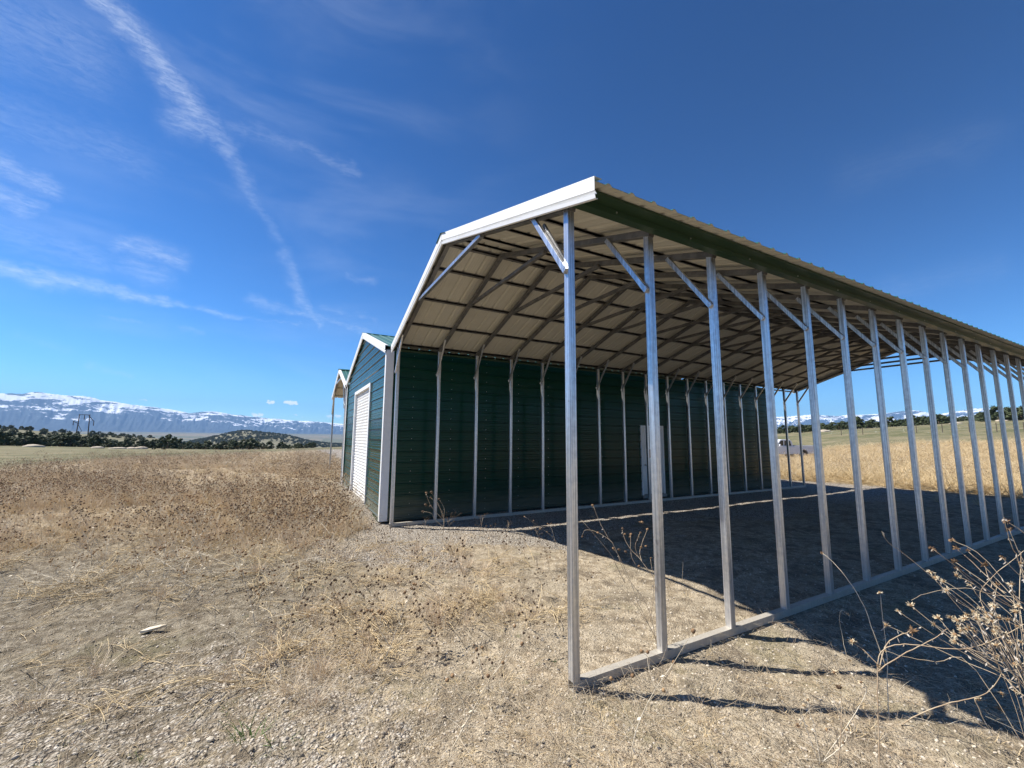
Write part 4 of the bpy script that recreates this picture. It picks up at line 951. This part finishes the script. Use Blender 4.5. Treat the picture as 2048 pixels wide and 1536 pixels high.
# ------------------------------------------------------------------ junipers
def crown_mesh(seed, n=560, shape=1.0):
    random.seed(seed); r_ = np.random.default_rng(seed); m = MB(); cl = []
    for k in range(26):
        h = random.uniform(.12, .98); wr = .52*math.sin(math.pi*min(1, (h*.80+.20)))**.6*random.uniform(.4, 1.05)*shape; a = random.uniform(0, 6.28)
        cl.append((wr*math.cos(a), wr*math.sin(a), h, random.uniform(.10, .19)))
    for k in range(n):
        cx, cy, cz_, cr = random.choice(cl); d = Vector(r_.normal(size=3)).normalized(); c = Vector((cx, cy, cz_))+d*cr*random.uniform(.6, 1.08)
        c.z = max(.03, c.z); a = Vector(r_.normal(size=3)).normalized(); b_ = d.cross(a).normalized(); a = (d*.5+a).normalized(); s_ = random.uniform(.028, .055)
        m.add([c-a*s_-b_*s_*.6, c+a*s_*.3+b_*s_, c+a*s_+b_*-.2*s_, c-b_*s_*.9], [(0, 1, 2), (0, 2, 3)], 0)
    for (cx, cy, cz_, cr) in cl: m.blob((cx, cy, cz_), cr*.72, 0, .2, 0)
    return m.mesh('crown', [JUN])
crowns = [crown_mesh(600+i, shape=random.uniform(.85, 1.15)) for i in range(6)]
tm = MB(); tm.tube([(0, 0, -.1), (.02, .01, .2), (.0, .03, .5)], [.05, .035, .02], 6); tm.tube([(.02, .01, .15), (.12, .05, .4)], [.025, .012], 5); tm.tube([(.0, .01, .12), (-.12, -.06, .36)], [.025, .012], 5)
trunk_me = tm.mesh('trunk', [BARK])
random.seed(33)
def juniper(x, y, h, label, group, parts=True):
    z = hgt(x, y); wsc = h*random.uniform(1.0, 1.4); rz = random.uniform(0, 6.28)
    if parts:
        o = empty('juniper_tree', (x, y, z), rz, label=label, cat='tree', group=group); o.scale = (wsc, wsc, h)
        link('crown', random.choice(crowns), o); link('trunk', trunk_me, o)
    else:
        o = link('juniper_tree', random.choice(crowns), None, (x, y, z-.1*h), label=label, cat='tree', group=group); o.scale = (wsc, wsc, h); o.rotation_euler[2] = rz
def at(px, r):
    a = R(azel(px, 870)[0]); return CAM[0]+r*math.cos(a), CAM[1]+r*math.sin(a)
px = -30; nl = 0
while px < 640:
    for rep in range(2):
        r = random.uniform(118, 150)+rep*random.uniform(10, 40)
        hh = (2.5 if px < 380 else 2.3 if px < 560 else 1.8)*random.uniform(.55, 1.2)
        juniper(*at(px+random.uniform(-8, 8), r), hh, 'dark bushy juniper in the tree line across the left field', 'junipers lining the left field'); nl += 1
    px += random.uniform(8, 14)
px = 1555
while px < 2080:
    gap = fbm(np.array([px/45.]), np.array([0.]), 2, 9)[0] < .38
    if not gap:
        for rep in range(2):
            r = random.uniform(112, 135)+rep*random.uniform(8, 30); hh = (1.7 if px < 1680 else 2.2)*random.uniform(.6, 1.2)
            juniper(*at(px+random.uniform(-8, 8), r), hh, 'dark rounded juniper on the rise behind the right field', 'junipers behind the right field')
    px += random.uniform(13, 24)
for px in (478, 500, 535): juniper(*at(px*.9-120, 70+px*.03), .5, 'tiny juniper seedling in the green part of the left field', 'juniper seedlings in the left field', False)
# bench hill at the left: single junipers
for k in range(120):
    a = random.uniform(98.5, 114); r = random.uniform(235, 520); x_, y_ = CAM[0]+r*math.cos(R(a)), CAM[1]+r*math.sin(R(a))
    juniper(x_, y_, random.uniform(1.5, 3.0), 'small juniper dotted over the low hill behind the left tree line', 'junipers on the low left hill', False)
# the rest, too small to count
def far_trees(name, n, a0, a1, r0, r1, s0, s1, label, dn=None):
    me_objs = [o for o in bpy.data.objects if o.name.startswith('juniper_tree') and o.type == 'MESH'][:6]
    a = np.radians(rng.uniform(a0, a1, n)); r = np.sqrt(rng.uniform(r0*r0, r1*r1, n)); x_ = CAM[0]+r*np.cos(a); y_ = CAM[1]+r*np.sin(a)
    if dn: k = rng.random(n) < dn(x_, y_, a, r); x_, y_ = x_[k], y_[k]
    m = len(x_); z_ = terr(x_, y_); s = rng.uniform(s0, s1, m)
    scatter(name, np.stack([x_, y_, z_-.3], -1), np.stack([0*s, 0*s, rng.random(m)*6.28], -1), np.stack([s*1.4, s*1.4, s], -1), rng.integers(0, len(me_objs), m), me_objs, label, 'trees')
far_trees('bench_woodland', 600, 97.5, 115, 300, 620, 1.6, 3.2, 'dark scrub woodland along the low hill crest on the left', lambda x, y, a, r: .10+.35*sstep(.52, .62, fbm(x/40, y/40, 3, 77)))
far_trees('hill_woodland', 4200, 82, 101, 1050, 1700, 2.5, 5.0, 'dark woodland covering the distant round hill', lambda x, y, a, r: .35+.65*sstep(.42, .6, fbm(x/90, y/90, 3, 78)))
far_trees('middle_woodland', 1800, 80, 100, 190, 900, 1.2, 2.6, 'scrub woodland on the slope behind the left tree line', lambda x, y, a, r: .12+.6*sstep(.5, .65, fbm(x/60, y/60, 3, 79)))
far_trees('right_woodland', 1600, 6, 34, 150, 520, 1.6, 3.0, 'dark woodland beyond the right field', lambda x, y, a, r: .12+.5*sstep(.45, .6, fbm(x/50, y/50, 3, 80)))
# pale earth mounds between the trees
EARTH = flat('pale bare earth', (.46, .39, .30), .95)
for px in (198, 240, 266, 284, 70, 1648, 1915, 2010):
    m = MB(); m.blob((0, 0, 0), 1, 2, .12, 0, (random.uniform(.8, 1.5), 1.0, random.uniform(.25, .5))); x_, y_ = at(px, 112 if px < 700 else 116); 
    link('earth_mound', m.mesh('earth_mound', [EARTH]), None, (x_, y_, hgt(x_, y_)), label='low pale mound of bare earth at the foot of the junipers', cat='mound', group='pale earth mounds').rotation_euler[2] = R(azel(px, 870)[0]+90)
# fence across the right field
fe = empty('wire_fence', (*at(1800, 92), 0), label='low wire fence with thin posts crossing the right field', cat='fence'); fe.location.z = 0
base = Vector(fe.location); prev = None; 
for px in (1640, 1683, 1726, 1770, 1834, 1886, 1940, 1995, 2050):
    x_, y_ = at(px, 95-(px-1640)*.045); z_ = hgt(x_, y_); p = Vector((x_, y_, z_))-base
    MB().bar(p, p+Vector((0, 0, 1.15)), .07, .07).build('fence_post', WOODP, fe)
    if prev:
        m = MB()
        for hh in (.4, .75, 1.05): m.tube([prev+Vector((0, 0, hh)), p+Vector((0, 0, hh))], .006, 3)
        m.build('wire', STEEL, fe)
    prev = p
# power pole frame
pw = empty('power_pole', (*at(164, 370), 0), label='wooden double-pole power line frame rising behind the left tree line', cat='power pole')
pw.location.z = hgt(pw.location.x, pw.location.y); pw.rotation_euler[2] = R(106.5-90)
hp = 19.5-pw.location.z-1
for s_ in (-1, 1): MB().tube([(s_*2.6, 0, -.5), (s_*2.2, 0, 14.0-pw.location.z)], [.30, .22], 8).build('pole', WOODP, pw)
zt_ = 13.2-pw.location.z
MB().bar((-2.6, 0, zt_+.5), (2.6, 0, zt_+.5), .3, .35, (0, 1, 0)).build('crossarm', WOODP, pw)
MB().bar((-4.6, -1, zt_-3.6), (-2.0, 1, zt_-5.0), .3, .35, (0, 1, 0)).build('crossarm', WOODP, pw)
MB().bar((1.8, 0, zt_+.2), (4.5, -1, zt_-3.6), .3, .35, (0, 1, 0)).build('crossarm', WOODP, pw)
MB().bar((-2.4, 0, zt_-5.2), (-.4, 0, zt_-9.4), .25, .25, (0, 1, 0)).build('brace', WOODP, pw)
MB().bar((-.4, 0, zt_-9.4), (-2.4, 0, zt_-12.6), .25, .25, (0, 1, 0)).build('brace', WOODP, pw)
for x_, z_ in ((0, 0), (-4.4, -3.6), (4.4, -3.7)): MB().tube([(x_, 0, zt_+z_+.3), (x_, 0, zt_+z_-2.4)], [.16, .22], 6).build('insulator', WOODP, pw)

# ------------------------------------------------------------------ air
def haze_m():
    m = bpy.data.materials.new('air'); m.use_nodes = True; t = m.node_tree; t.nodes.clear(); o = t.nodes.new('ShaderNodeOutputMaterial')
    v = t.nodes.new('ShaderNodeVolumePrincipled'); v.inputs['Color'].default_value = (.32, .58, 1, 1); v.inputs['Density'].default_value = 7.2e-5
    v.inputs['Anisotropy'].default_value = .0; t.links.new(v.outputs[0], o.inputs['Volume']); return m
MB().box((-17500, -17500, -120), (17500, 17500, 1150)).build('haze', haze_m(), kind='stuff')
